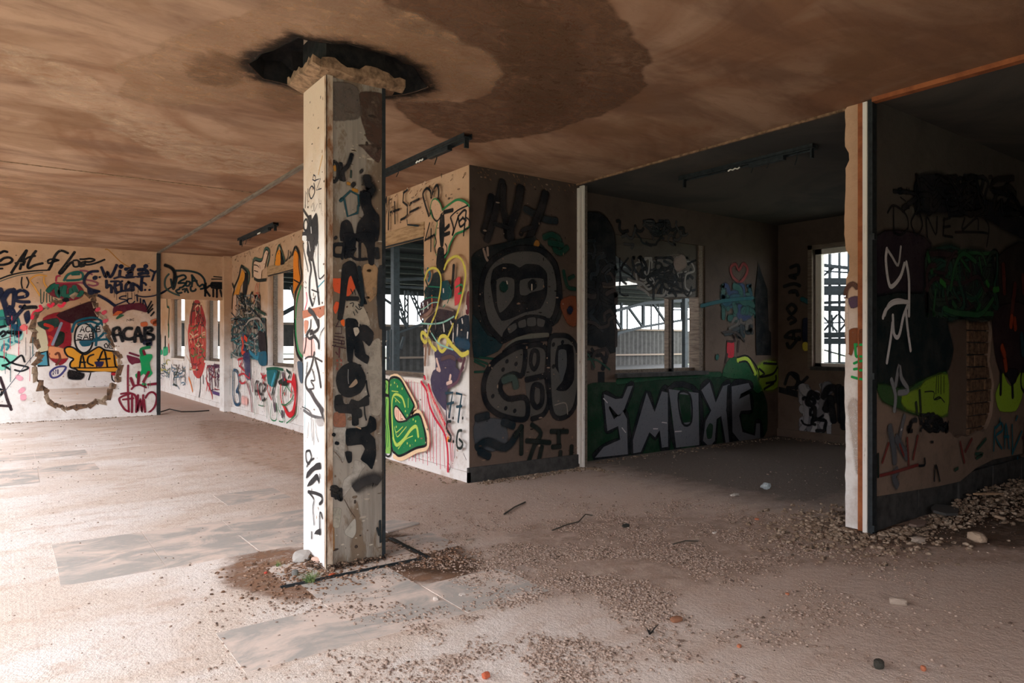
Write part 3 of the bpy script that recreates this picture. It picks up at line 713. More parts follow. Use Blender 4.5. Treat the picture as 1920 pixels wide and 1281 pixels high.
w.fl(L4, '900 460 1000 440 1070 440 1080 480 1040 560 1060 680 1080 720 1020 780 950 720 860 800 830 740 920 690 920 600', '1c9a5a', 12); w.st(L4, '930 450 920 360 1040 330', 34, '1c7a4c'); w.st(L4, '950 380 970 440', 26, DR)
w.piece('maroon crown and letters')
w.many(L4, '760 790 800 900|880 700 870 870|1030 700 950 850|1020 890 1160 875', 28, '7c1f33'); w.many(L4, '770 960 820 910 900 895 990 935|610 1030 700 1015|640 1115 800 1095|720 600 715 800 718 1000 730 1280', 20, '7c1f33'); w.st(L4, '940 880 980 890', 26, '1c9a5a')
w.many(E_, '870 1060 805 1085 797 1110 830 1165 862 1182|855 1055 905 1080 908 1185|920 1070 915 1185 935 1095 945 1185 955 1070|960 1100 968 1188|970 1090 990 1060 1020 1052 1045 1085 1030 1150 990 1190|880 1070 880 1186', 10, '7c1f33', .15)
w.flush()

w.drips(L2, (380, 720, 940, 800), [N], 10, 5, 200, 3); w.drips(E_, (10, 540, 220, 900), ['1d5a64', K, 'd8324a', '4a3a40'], 26, 3, 120, 4); w.drips(E_, (850, 900, 1030, 1000), ['7c1f33', '1c9a5a'], 6, 3, 90, 5)
w.chips(FX, .05, 2.5, 3.4, 260, 3); w.flush()
# ---- wall of the far room, seen through the hole
w = Wall('Y', 27.7, wall_back); w.piece('red, black and blue patches')
w.fl(E_, '395 520 460 560 475 700 450 830 400 870 330 820 300 700 290 560', '8c1d2b', 8); w.fl(E_, '380 540 460 500 640 440 660 560 560 575 480 590', '3a1a24', 8); w.fl(E_, '240 620 300 640 320 770 240 780', 'c8bfa2', 6); w.fl(E_, '250 590 380 560 390 610 300 630', '23403c', 8)
w.fl(E_, '395 650 430 660 420 720 365 750', '14241c', 5); w.many(E_, '330 680 350 700 330 740|300 600 350 620 330 640', 16, 'b8342c'); w.st(E_, '410 590 350 735', 12, '868ca0'); w.fl(E_, '330 750 440 770 450 820 340 820', 'dc9468', 10)
w.fl(E_, '250 790 315 780 325 872 250 872', '4a97ae', 3, sm=False); w.st(E_, '245 795 315 778 325 875 255 877', 9, K, sm=False)
w.many(E_, '370 800 390 790 400 830 375 870', 10, '6c3a2a')
w.piece('white egg-shaped face with a teal cap'); w.fl(E_, '560 595 700 580 740 700 750 780 640 790 560 795', 'd6d3d0', 4); w.fl(E_, '560 595 610 620 622 690 605 760 560 790 515 760 498 690 515 620', 'dedcda', 2)
w.st(E_, '560 593 610 620 622 690 605 760 560 790 515 760 498 690 515 620', 8, K, closed=True); w.many(E_, '480 650 505 585 580 558 650 560 700 610 715 690 750 740|620 640 670 590 700 640 660 690 625 700|560 735 600 715 720 700 745 745|600 600 640 660 640 740|520 600 600 580 660 600', 11, '1a5c72')
write(w, E_, 'ACAB', 535, 612, 680, 612, 38, 5); write(w, E_, 'SAB', 515, 668, 640, 662, 32, 5); w.st(E_, '505 706 620 702', 5); w.fl(E_, '530 712 610 708 600 740 550 745', '1a5c72', 4); write(w, E_, 'OL', 695, 725, 760, 730, 30, 5)
w.piece('yellow shape lettered ACAL'); YB = '430 770 450 750 490 755 530 785 570 800 620 770 660 750 700 770 760 780 810 790 810 850 812 905 760 920 540 912 510 900 470 885 470 855 490 830 450 810'
w.fl(E_, YB, 'e3a033', 2); w.st(E_, YB, 8, K, closed=True); w.st(E_, '480 888 620 890 812 882', 6); w.many(E_, '530 890 548 800 568 890|532 852 570 852|625 800 592 815 585 855 622 875|645 880 692 770 716 880|650 835 735 828|760 780 772 880 810 880', 8); w.fl(E_, '630 850 692 848 680 880 650 880', '2c2a50', 3)
w.fl(E_, '460 905 560 930 540 965 460 960', '16161a', 10); w.fl(E_, '600 925 740 922 765 1000 580 1010', 'eceaea', 6); w.many(E_, '605 925 592 970|745 925 752 972 785 985', 6); w.st(E_, '335 920 380 885 440 885 400 940 350 955', 9, '45457c', closed=True); write(w, E_, 'NI', 355, 905, 400, 900, 28, 5, '2c2a60'); w.st(E_, '750 930 800 935', 14, R)
w.flush()

# ---- header over the doorway
w = Wall('Y', 16.27, wall_left); w.piece('dark teal script over the doorway')
w.many(D1, '130 250 230 290 290 360 300 450 270 620', 36, K, .6); w.many(D1, '270 610 200 650 100 720 0 760', 20, K); w.many(D1, '200 400 140 480 130 600 180 680 290 740 380 770', 18, '36504e', .6); w.many(D1, '320 345 530 350 700 390 790 470 820 560 820 700', 26, '1d3438')
w.many(D1, '230 490 260 640 290 640 340 440|350 450 450 420 490 470 400 520 360 560|360 560 480 560 440 620 380 640|500 530 560 540 540 600 490 600 500 540|590 420 600 500 590 620|590 420 650 500 700 600|600 520 680 520|380 660 320 690 360 730 420 720|430 670 480 660 470 710|500 650 530 720|570 620 580 690 640 690 660 660|720 620 780 580 800 640 740 660', 24, '152c32')
w.piece('solid black lettering'); w.fl(D1, '930 540 1240 560 1240 660 930 650', K, 8); w.many(D1, '830 560 820 780|820 660 900 600|830 680 900 780|960 670 960 790|1020 660 1020 800|1080 680 1110 790|1150 800 1160 700 1220 810 1230 680', 26, K); w.many(D1, '965 445 1110 460|930 490 1180 490', 14, K)
w.flush()

# ---- window wall
w = Wall('X', WX, wall_middle); w.piece('red peeling mural on the pier')
w.fl(D1, '640 870 680 830 740 900 800 1060 830 1290 560 1290 570 1060', 'a02c30', 8); w.fl(D2, '540 -10 820 -10 835 400 825 640 785 800 740 900 680 900 620 820 580 640 540 400', 'bd3b38', 12)
w.st(D1, '630 900 590 1050 580 1280', 50, '4e3430', .4); w.many(D1, '690 920 740 970|700 1040 660 1150 650 1270|760 1100 740 1280', 18, 'd8b090'); w.many(D2, '600 200 700 160 690 300 720 400|680 20 700 120|770 0 760 150|490 30 520 160 500 330', 22, 'd8ac92'); w.many(D2, '740 400 800 440 760 500 800 540|640 450 620 540 680 500 690 600|700 560 760 540', 18, '6a7a48'); w.many(D2, '600 240 640 300|720 600 740 660|560 500 600 640', 20, '7a2428')
w.scrib(D2, (560, 20, 820, 760), ['8a2428', 'd05048', '5a3430', 'd8b090', '6a7a48'], 30, 13, 40, .3, 1.8); w.scrib(D1, (600, 920, 800, 1270), ['7a2428', '4a302c', 'd8b090'], 14, 13, 41, .3, 1.8); w.scrib(D2, (50, 600, 220, 900), ['5a7a90', '444a48', 'b0a860'], 14, 10, 42); w.scrib(D2, (250, 680, 480, 1020), ['454a44', '5a7a90', '8a8078'], 16, 10, 43); w.scrib(D2, (860, 700, 1150, 1100), ['553048', '6a3a5a', 'a03a44'], 20, 12, 44, .3, 1.8)
w.piece('thin drips and lower tags'); w.many(D2, '745 880 740 1100 715 1260|790 860 795 1000', 22, '3a3036'); w.st(D2, '545 900 580 1000 610 1130', 26, 'e88a50', .8)
w.many(D2, '330 680 340 800 290 900 280 1000 340 1040|380 680 340 850 330 1000|440 700 450 780|480 860 480 960', 20, '454a44'); w.many(D2, '180 740 200 900 220 760|400 830 410 1020|160 820 170 900|250 680 260 760', 14, '5a7a90'); w.many(D2, '840 900 860 1000 850 1120|850 950 940 1180 950 1260|900 1000 890 1130', 20, R)
w.st(D2, '960 1150 1150 1210', 36, '553c74', .2); w.many(D2, '890 700 900 950|940 850 950 1140|990 700 1000 1040|1040 820 1050 1060|1100 780 1130 1080|980 680 1100 700|1060 760 1140 900', 24, '553048')
w.fl(D2, '110 380 180 380 180 500 110 520', '3fae80', 8); w.fl(D2, '40 430 90 430 90 500 40 500', '3fae80', 8); w.many(D2, '60 180 60 400|140 200 140 380', 40, '1c2428', .6); w.many(D2, '200 -10 200 200', 36, '1f6a4c'); w.many(D1, '170 830 175 960 210 1000 190 1280', 22, '1f4a3c'); w.many(D2, '200 330 210 460', 34, 'a83a34'); w.many(D2, '120 560 130 700|60 740 100 780', 20, 'b0a860')
w.many(D2, '1160 0 1165 300 1170 500', 18, 'd8c8b8')
w.piece('orange spike with black shadow'); w.st(A1, '240 420 330 480 375 560 355 700', 26, '35524a', .6)
w.fl(A1, '290 540 350 540 345 720 320 880 300 960 270 860 270 720', K, 6); w.fl(A1, '260 480 300 540 290 640 230 760 200 900 205 1000 190 1080 140 1080 120 900 170 760 220 600', 'd58c34', 3)
w.many(A1, '130 760 200 600 232 450 262 430 330 510 350 560', 26, '1a2422'); w.st(A1, '100 700 128 800 105 900 95 1100', 24, '1a2422'); w.fl(A1, '120 900 200 900 200 1100 180 1270 110 1270', 'c8a088', 10); w.many(A1, '180 1040 150 1060 150 1110 180 1130', 12, '5a3424')
w.piece('painted fist with raised thumb'); FI = '455 615 440 560 440 400 465 335 540 350 580 330 600 250 640 165 678 190 660 280 640 360 622 450 570 500 560 620'
w.fl(A1, FI, 'd9b59c', 2); w.st(A1, '420 600 425 400 455 300 540 320 585 300 610 180 640 135 690 170 690 280 660 420', 22, '3f5a50', .6); w.st(A1, '455 615 440 560 440 400 465 335 540 350 580 330 600 250 640 165 678 190 660 280 640 360 622 450', 12, '22201e'); w.many(A1, '450 400 500 410 530 440|450 490 510 510 515 520|540 400 550 460', 9, '22201e'); w.st(A1, '455 620 520 650 640 640', 30, '1c2422')
w.piece('orange crown points and grey oval'); w.fl(A1, '870 180 935 345 935 385 872 392', K, 3); w.fl(A1, '840 165 872 180 872 400 788 400 800 260', 'df8828', 2); w.st(A1, '780 400 800 240 850 85 900 200 945 350', 18, '2d4c44', .5)
w.many(A1, '1000 170 990 280 960 340|1030 190 1040 240 1010 300', 18, '2a2a28'); w.fl(A1, '1105 170 1160 240 1160 420 1190 650 1120 790 1080 860 1082 640 1082 300', 'e5852a', 2)
w.st(A1, '1060 250 1110 115 1170 220 1190 400 1210 560 1200 660 1130 800 1100 950 1090 1280', 26, '1c2422'); w.st(A1, '1090 640 1180 690', 14, K); w.fl(A1, '1200 780 1230 760 1230 1290 1120 1290 1150 1000', 'b5aaa2', 4); w.st(A1, '1205 740 1140 960 1120 1280', 30, '2f9a5c', .3)
w.fl(A2, '835 -10 925 -10 925 430 880 380 845 250', 'b5aaa2', 4); w.st(A2, '838 0 845 200 875 370 915 440', 24, '2f9a5c', .3); w.st(A2, '822 0 828 200 855 400 910 485', 26, K); w.fl(A2, '860 510 920 520 920 750 890 730', '5a6a7c', 12)
w.piece('dense dark green and grey scrawl'); w.fl(A1, '190 1060 330 1080 480 1090 560 1180 560 1290 160 1290', '34443f', 30, .5); w.fl(A2, '60 0 300 0 480 180 490 380 440 540 330 480 200 470 100 440', '4a4c4a', 34, .5)
w.scrib(A1, (180, 900, 540, 1270), [K, '2a4a4c', '1c2c38', '9a938c', '3f4a44'], 44, 15, 3, .2, 1.6); w.scrib(A2, (60, 0, 470, 440), [K, '2a4a4c', '1c2c38', 'a09a94', '5a4a48', '2f6a70'], 80, 13, 4, .2, 1.6)
w.many(A1, '250 850 300 960 310 1100|430 840 400 900 400 1060|240 860 260 1000', 24, '1a2422'); w.many(A1, '500 700 480 800 460 1000|530 700 520 820 545 930|490 850 530 860', 14, 'b24c3c'); w.many(A1, '470 1090 560 1150 640 1200', 26, '2a443c'); w.many(A1, '310 220 320 360|540 165 545 210|400 190 405 260|70 250 100 290', 7, '4a3a32')
w.fl(A2, '400 130 480 180 492 400 430 390 400 300', '241e24', 6); w.fl(A2, '370 410 490 380 495 540 420 540', '1d5a72', 8); w.many(A2, '290 380 380 460 400 400', 30, '2a7a96')
w.piece('red figure and blue letter B'); w.st(A2, '220 200 210 300 240 400', 60, '2f3c5a', .5); w.many(A2, '200 220 215 300 200 380 240 410|230 210 260 240', 34, 'd5452c', .3); w.many(A2, '150 480 210 465 170 560 160 490|180 560 205 590 240 620|200 560 190 650', 14, R); w.st(A2, '170 660 230 650 240 740 190 760 160 700', 14, R, closed=True); w.fl(A2, '215 420 290 400 300 700 250 700', '3a3c64', 14, .8); w.many(A2, '240 660 290 700 290 640', 12, R)
w.many(A2, '95 620 92 900 120 1010 170 1000 160 880 130 860|130 860 165 760 140 625 100 600', 20, '1c4664', .4); w.many(A2, '260 760 300 900 322 1100|310 700 330 860', 14, '8a3a4a', .4); w.many(A2, '200 960 260 980', 40, 'f0b8b0', 1.)
w.piece('small black and red lettering'); w.many(A2, '365 900 362 780 385 740 395 900|430 760 405 800 410 880 440 890|450 780 445 960 480 940|460 760 490 800 455 860|360 850 400 860|600 740 575 900 600 1100', 18, '3a3436'); w.many(A2, '430 640 480 730|440 700 492 660|455 640 460 760|390 780 400 870 430 960|520 760 510 850 560 960|540 780 550 850', 14, R); w.many(A2, '400 1020 460 1032 460 960|500 960 505 1180|355 760 357 1140', 7, '3f7a5a')
w.piece('teal fan and red grin with green lines'); w.fl(A2, '505 590 640 620 580 800 515 760', '1f6a70', 8); w.st(A2, '600 650 560 780', 34, '3f9ab4'); w.many(A2, '640 620 600 760 560 900|740 600 780 650 760 700', 20, '223a34'); w.fl(A2, '640 740 700 700 760 740 740 790 660 780', '2a2a28', 6)
w.fl(A2, '830 630 858 800 850 1000 830 1130 780 1175 740 1140 690 1020 700 1010 760 1110 810 1080 835 960 830 850 800 740', 'd0222e', 4); w.many(A2, '690 1020 668 900 672 780|750 740 800 750 800 850 790 930|690 660 720 720|710 850 715 900', 18, 'd0222e'); w.many(A2, '680 1010 720 1022 790 970 830 900|740 790 800 880|690 910 740 790|560 1000 550 1180 620 1195 620 1000|650 1215 700 1222 690 1160 640 1040 640 800|740 1240 850 1140 862 1040|720 1200 715 1230', 9, '1c7a4a'); w.many(A2, '500 590 600 580 700 600|660 620 640 700', 20, '1c5a44')
w.many(A2, '590 1010 605 1090|700 640 700 730|690 1100 690 1160', 30, '5a4c58', .8)
w.piece('black letters: M+S='); w.many(B1, '40 690 60 500 100 290|100 290 105 500 150 280 130 500 125 720|380 190 330 230 320 350 380 400 380 520 350 560 290 590', 20, K, .4, sm=False); w.many(B1, '210 350 215 640|150 490 270 450|420 370 540 310|410 490 530 430', 18, K, .4); w.st(B1, '375 590 380 655 530 670', 14, '1c2c34', sm=False)
w.piece('black heart and 4'); w.st(B1, '670 540 610 350 590 240 640 170 690 210 700 300 720 220 770 130 800 180 790 320 740 400 680 520', 22, K, .4); w.many(B1, '680 630 640 780 615 870|620 860 740 790|700 710 695 1010', 16, K, .4)
w.piece('green balloon with black lettering'); w.fl(B1, '850 470 820 370 760 320 710 350 700 450 740 560 790 600 770 800 760 950 800 1040 900 1040 940 940 990 850 1060 770 1190 700 1200 420 1130 350 1050 330 950 390', 'cfa78b', 6)
w.many(B1, '850 470 820 370 760 310 710 340 690 450 720 560 780 620 768 700 748 850 745 950 770 1060', 11, '2a7a4c'); w.many(B1, '860 450 950 380 1050 322 1150 350 1210 410|1210 680 1130 740 1030 780 980 860 940 950 925 1020 880 1090', 18, '2a7a4c', .4)
w.many(B1, '700 460 740 580 790 600 850 500|860 500 990 455|1190 400 1080 450 1010 500 960 550|1170 560 1210 600 1210 690 1140 720|890 910 912 960 900 1040 870 1070|740 780 770 880 750 960 760 1030', 14, K); w.fl(B1, '825 520 872 505 882 700 862 940 822 930 808 700', K, 4)
w.many(B1, '870 490 990 460|885 720 940 665|880 790 945 765', 34, K); w.many(B1, '960 560 1000 700 985 800 1065 540|1065 540 1130 470 1160 462|1065 560 1090 680 1150 640|1070 620 1130 560|1170 470 1155 620 1135 800|1120 560 1170 600', 20, K); w.fl(B1, '790 980 830 950 872 985 872 1290 800 1290 770 1180', K, 4)
w.piece('teal, black and red underpainting'); w.fl(B2, '545 300 620 200 660 90 720 70 750 200 745 400 600 395', '16292f', 6); w.fl(B2, '750 200 830 170 875 260 875 370 760 400', '1b454c', 8); w.fl(B2, '505 430 640 370 745 390 720 470 620 500 560 570 508 600', '432d34', 6); w.fl(B2, '740 500 900 520 930 600 880 660 700 680 560 670 620 600', '3a2e34', 8)
w.fl(B2, '530 700 920 640 920 900 830 880 760 820 700 900 640 880', '171c22', 5); w.fl(B2, '950 640 1085 590 1085 1000 950 990 900 850', '1b2733', 5); w.fl(B2, '920 180 980 130 970 300 1000 380 920 470', 'cf4850', 16); w.st(B2, '930 250 1000 220 1015 300 960 330', 14, '2f8a5c'); w.fl(B2, '1060 340 1088 300 1088 560 1050 560', '62262f', 5)
w.many(B2, '505 0 550 120 590 230|570 250 560 400', 16, '1a3a36'); w.st(B2, '905 -10 895 150 880 260', 36, K); w.st(B2, '640 350 645 500', 12, 'd06a2f'); w.many(B2, '590 30 620 100 600 170', 30, '2c6478'); w.many(B2, '600 240 740 250|550 390 640 370 740 380|830 440 870 300 850 250|760 510 800 460', 10, '1f6a58'); w.many(B2, '545 470 540 540|590 430 595 500|780 270 782 310|1055 470 1060 510|1005 630 1012 680|955 700 945 850|900 800 895 900|1075 790 1070 860|780 690 790 780|870 660 880 690|600 700 595 740|560 760 575 780', 16, 'd0c8c4')
w.st(B2, '940 900 1080 950', 70, '1b3f56', .5); w.many(B2, '690 490 830 510 900 530', 16, '7f6c64'); w.many(B2, '505 620 600 560 640 500', 30, '8a6a60')
w.piece('purple blob and brown drips'); w.fl(B2, '680 1010 900 1000 1000 1070 930 1130 920 1290 700 1290 690 1150', P, 5); w.fl(B3, '600 30 700 -10 840 -10 900 60 840 170 760 230 740 330 742 460 700 430 640 350 590 250 570 130', P, 3); w.st(B3, '740 440 752 600', 12, P); w.st(B3, '760 210 860 150 900 40 930 -10', 22, '654654'); w.st(B2, '760 1110 860 1080 920 1110', 34, '5a4448'); w.many(B2, '545 950 570 960 560 1180|620 940 610 1050', 30, '8a6a58'); w.many(B3, '640 10 670 30|790 80 780 130|750 170 800 150', 24, 'd8b8ac'); w.many(B2, '700 1110 740 1250', 26, 'd8b8ac'); w.many(B2, '1040 1100 1000 1240|960 1120 1000 1130', 30, '5a3a44')
w.piece('pale yellow looping 22'); w.st(B2, '555 160 590 60 650 20 710 40 750 120 750 260 720 430 690 560 640 680 600 780 592 850', 20, Y, .1); w.st(B2, '592 850 550 800 520 800 522 860 560 910 600 880 650 960 690 1000', 32, Y, .1)
w.st(B1, '880 1250 920 1150 1000 1085 1070 1085 1130 1150 1160 1280', 24, Y, .1); w.st(B2, '1040 -5 1050 120 1020 300 970 500 930 620', 24, Y, .1); w.st(B2, '900 690 870 770 830 860', 22, Y, .1); w.st(B2, '765 835 825 855 825 950 770 1020 725 970 725 890', 30, Y, .1, closed=True); w.st(B2, '840 880 900 960 950 1010 1010 1060 1080 1030', 38, Y, .1)
w.many(B2, '505 680 640 690 780 670 910 600|640 800 720 920 800 960 900 1000', 12, '8fc0b4'); w.many(B2, '750 600 560 580', 0.1, Y)
w.many(B2, '505 520 560 500 640 440 720 430', 8, '8fc0b4')
w.piece('thin red vertical lines and thick red edge'); 
for s_ in '305 130 305 200|330 130 330 260|360 140 365 300|395 150 402 420|430 160 440 470|475 170 482 560|505 230 520 640|340 975 335 1010|375 945 370 1010|410 925 410 1020|445 915 450 1010|490 895 490 1040|532 280 540 1058|560 430 572 1010|597 520 605 1030|636 590 640 1060|676 660 680 1100|716 720 730 1090|790 800 800 1010|815 820 820 1020|200 450 198 520|222 450 222 560|250 490 250 570'.split('|'): w.st(B3, s_, 6, 'cf2848', .2)
w.st(B3, '470 150 530 250 560 400 620 540 720 700 755 850 765 1000 762 1125', 22, 'cb1f3c', .1); w.many(B3, '550 180 600 330 690 520 780 720|505 90 515 120', 22, 'cb1f3c'); write(w, B3, 'PRENNEUR', 540, 200, 775, 690, 70, 7, 'f0b4a8'); w.st(B3, '765 760 762 790', 26, 'f08a3c')
w.piece('green outlined bubble letters i and C'); w.st(B3, '140 100 240 110 405 395 395 450 360 510 455 485 540 700 535 860 420 900 260 985 170 960', 34, 'f0cda6', .1)
ii = '60 130 100 130 118 170 112 292 48 292 42 200'; w.fl(B3, ii, '86bd58', 2); w.st(B3, ii, 11, K, closed=True); ib = '48 318 118 318 118 560 132 700 138 935 70 925 40 600'; w.fl(B3, ib, '86bd58', 2, sm=False); w.st(B3, ib, 12, K, closed=True)
w.many(B3, '70 340 62 500 92 700 82 880|95 340 82 500 112 720 105 860|75 150 95 200 70 270', 9, '2a7a40'); CC = '135 115 235 118 320 260 392 395 385 440 345 535 448 505 500 640 524 790 520 845 410 875 250 955 190 930 150 860 135 500 118 250'
w.fl(B3, CC, '1b7a47', 2, sm=False); w.many(B3, '200 830 165 740 150 400 180 290 260 320 295 420', 20, 'b4cf5e', .1); w.many(B3, '165 760 200 840 280 780 360 670 420 640 440 745', 26, 'b4cf5e', .1); w.many(B3, '190 690 210 750 260 700 310 640|180 640 200 700 270 640|220 880 300 780 380 740|180 320 240 380|150 250 220 260|330 330 330 430', 7, 'b4cf5e'); w.many(B3, '180 160|212 200|140 185|320 820|350 845|410 790|385 560|412 580|300 470|320 515|200 640|265 225|195 360', 18, 'b4cf5e')
w.st(B3, CC, 17, K, .1, closed=True); w.fl(B3, '178 440 212 422 300 545 310 572 222 585 182 530', 'ecc8ae', 2); w.st(B3, '178 440 212 422 300 545 310 572 222 585 182 530', 12, K, closed=True); w.many(B3, '200 460 200 530|222 460 222 570|250 500 250 570', 5, 'cf2848'); w.st(B3, '345 535 310 570', 18, K)
w.piece('dark teal and black numbers'); w.many(B3, '740 275 820 268 800 400 780 540|760 392 830 376|860 275 920 290 900 420 880 590|862 422 920 415', 17, '173c4c', .4, sm=False); w.many(B3, '825 545|930 545|828 800', 24, K); w.many(B3, '800 580 762 590 752 660|760 680 800 740 792 790 772 790|920 680 882 690 865 780 872 860 910 872 930 820 892 775', 18, '1c2826', .4)
w.many(B3, '750 480 755 640 770 700|850 830 840 980|940 930 970 1000|780 1040 798 1080 785 1110', 5, '3a3434'); w.flush()

w.piece('thin paint runs'); w.drips(A2, (60, 420, 480, 800), ['2a4a4c', '3a3436', '6a3a44', '2f6a70'], 26, 5, 380, 6); w.drips(A2, (500, 560, 860, 1000), ['1c7a4a', '3a3a3c'], 14, 5, 220, 7); w.drips(B2, (520, 480, 1080, 900), ['1b2733', '3a2e34', 'b8a8a0'], 22, 7, 160, 8); w.drips(B3, (600, 400, 800, 500), [P], 6, 5, 200, 9); w.drips(D2, (40, 620, 1150, 900), ['5a7a90', '6a3048', '555a58', 'a05048'], 46, 9, 280, 10)
w.chips(6.4, .1, 7.3, 3.4, 90, 5); w.chips(7.3, .1, 16, 1.0, 200, 6); w.chips(9.4, 1.0, 12, 3.4, 60, 7); w.chips(13.6, .1, 16, 3.4, 140, 8); w.chips(6.4, 2.98, 16, 3.42, 160, 9, size=.03); w.flush()
# ---- alcove wall
w = Wall('Y', 6.34, wall_alcove); w.piece('black letters at the top'); w.many(G1, '160 610 200 480 240 220|360 60 330 200 260 480 190 700|370 110 370 350 400 500 420 660', 62, K, .5); w.st(G1, '560 130 520 350 450 560 450 680', 80, K, .5); w.many(G1, '610 360 740 430 850 480 950 490', 62, '16232a', .4); w.st(G1, '830 190 780 370 700 560 650 700', 78, K, .5); w.many(G1, '270 520 420 565|690 560 590 590 560 640', 38, K, .4)
w.piece('dark green and black field'); w.fl(HH, '30 380 60 350 100 335 200 312 270 300 300 330 360 400 380 520 375 600 345 640 150 700 100 720 40 765 35 500', '1a2022', 8); w.fl(HH, '35 600 90 680 150 700 130 740 40 765', '163036', 6); w.many(HH, '310 300 340 290 370 310 350 340 372 360 400 340|330 320 380 330', 18, '183c32', .5); w.many(HH, '385 430 400 490 430 500|405 460 425 450', 12, '183c32'); w.st(HH, '280 325 282 327', 22, '9a6a2c', .6); w.fl(HH, '372 550 430 530 432 640 400 630', '7c4630', 10); w.st(HH, '408 580 412 584', 22, N, .5); w.many(HH, '40 770 90 790|40 780 80 800|40 822 80 820|60 765 150 775', 7, '1c4438'); w.many(HH, '75 345 85 380 95 395|90 340 92 370', 8, '9a8478')
w.piece('grey ghost face outlined in black'); w.fl(HH, '75 480 90 420 140 370 210 352 290 360 340 410 356 480 352 560 332 612 240 600 180 640 140 695 100 640 80 560', '535250', 3); w.st(HH, '145 702 92 640 68 560 70 470 100 400 160 357 230 342 300 352 350 400 368 480 362 570 338 635', 18, K, .2)
w.fl(HH, '112 425 150 402 190 404 214 418 240 404 290 408 320 440 320 520 295 575 235 590 185 612 145 622 118 570 103 480', K, 2); w.fl(HH, '127 465 165 455 193 465 192 530 165 570 138 592 127 550', '535250', 2); w.fl(HH, '217 468 260 458 306 462 306 500 262 512 240 524 217 520', '535250', 2); w.st(HH, '150 488 156 496', 30, '183630', .3); w.st(HH, '262 480 266 488', 32, K, .3); w.many(HH, '262 482 262 504|165 470 167 480', 4, 'c8b8a8')
w.fl(HH, '148 712 152 670 195 622 255 600 315 608 340 650 330 680 250 668 190 692', K, 3)
for t_ in ('168 650 198 632 203 652 176 672', '210 628 236 618 239 645 213 650', '245 614 275 611 276 641 246 643', '284 614 312 622 306 646 284 642'): w.fl(HH, t_, '535250', 2)
w.fl(HH, '160 722 200 690 260 674 325 670 322 686 250 696 195 716 166 738', '6b6a60', 2); w.st(HH, '152 745 200 710 260 700 335 694', 11, K, .3)
w.piece('grey bubble letters CBO outlined in black'); cC = '232 725 160 750 100 800 75 870 85 940 130 985 200 1005 240 1000 246 950 230 920 170 925 140 890 150 850 190 830 226 830'
w.fl(HH, cC, '54514d', 3); w.fl(HH, '232 725 290 715 322 740 320 840 328 920 310 985 262 1002 246 950 236 850', '54514d', 3); w.fl(HH, '330 700 370 680 410 690 440 740 446 850 426 960 380 1000 340 980 328 850', '575653', 3)
w.st(HH, cC, 17, K, .2, closed=True); w.st(HH, '232 725 290 715 322 745 318 840 328 930 308 985 262 1004', 16, K, .2); w.st(HH, '330 700 370 680 410 690 440 740 446 850 426 960 380 1000 340 978 328 850', 15, K, .2, closed=True); w.st(HH, '264 742 284 745 285 785 270 812 257 785', 13, K, .2, closed=True); w.st(HH, '274 872 300 882 300 940 280 958 264 935 264 895', 17, K, .2, closed=True); w.st(HH, '240 852 312 836', 17, K)
w.fl(HH, '362 722 420 722 424 850 395 892 356 890 385 850 352 800', K, 3); w.fl(HH, '366 738 394 738 396 800 376 862 364 800', '55585a', 2); w.many(HH, '165 780|200 790|150 812|110 915|160 962|195 972|345 715|380 706|345 800', 14, K, .2); w.many(HH, '350 950 392 942 400 985', 4, '8a8078'); w.st(HH, '152 855 190 845 200 880', 20, '40504a', .6)
w.piece('black marks near the floor'); w.fl(HH, '45 1010 150 1010 165 1090 110 1125 45 1100', '4b4f54', 12); w.many(HH, '50 1115 90 1092 160 1115 205 1060|60 1130 95 1148|48 1000 90 990|150 1015 190 1030', 22, '1a252b', .5); w.many(HH, '222 1030 220 1140|196 1072 222 1030|260 1025 296 1058 270 1110 245 1180|240 1088 332 1095|300 1110 285 1180|335 1052 400 1052|365 1052 366 1102|340 1112 372 1110|415 1108 412 1170|372 1130 370 1160', 13, '1c2320', .5); w.flush()

w.chips(4.1, .15, 5.6, 3.4, 170, 11, ('8d7360', '4a3b32', 'a08a78', '2c2826')); w.flush()
# ---- rear wall
w = Wall('Y', 6.6, wall_rear); w.piece('black masses beside the wide window'); w.fl(Q, '60 60 150 60 200 140 205 330 170 365 70 370', '14181c', 14); w.fl(Q, '65 410 150 400 205 420 205 690 120 660 62 640', '15191d', 10); w.scrib(Q, (66, 180, 205, 700), [K, '232a30', '3a3230'], 24, 14, 8); w.many(Q, '70 725 120 728 180 772|80 700 110 760', 7, '25483a'); w.fl(Q, '125 782 155 782 155 842 125 842', '14181c', 2, sm=False)
w.scrib(Q, (210, 90, 560, 190), ['20262c', '3a3a3c', K], 26, 9, 21)
w.piece('dark green background'); w.fl(Q, '45 880 100 835 215 832 300 825 480 802 640 795 700 790 735 730 770 725 830 745 865 800 885 870 905 930 905 1050 860 1112 700 1132 560 1142 430 1168 260 1192 60 1200 40 1100', '11331f', 6)
w.many(Q, '215 828 480 800 690 795', 20, '18482e', .5); w.fl(Q, '700 800 735 720 800 725 850 770 885 850 860 880 800 820', '1f5534', 8)
w.piece('silver letters SMOXE outlined in black')
LT = ['152 885 205 908 238 905 262 850 285 846 245 955 222 988 178 938 174 950 198 1002 240 965 258 1000 262 1162 110 1178 150 1130 205 1105 228 1095 218 1032 168 1055 162 1000',
 '350 878 386 968 420 872 446 878 448 1128 420 1132 410 1050 388 1084 362 1060 322 1152 288 1158 286 1098', '452 862 588 880 592 1120 486 1132', '602 866 640 830 668 925 702 848 732 838 716 960 744 1108 716 1118 694 985 672 1000 664 1100 640 1130 610 1100 622 1010 648 960', '742 850 820 834 832 858 784 884 776 908 824 884 832 958 784 962 776 985 792 1060 850 1078 856 1020 872 1020 874 1092 780 1102 746 1060']
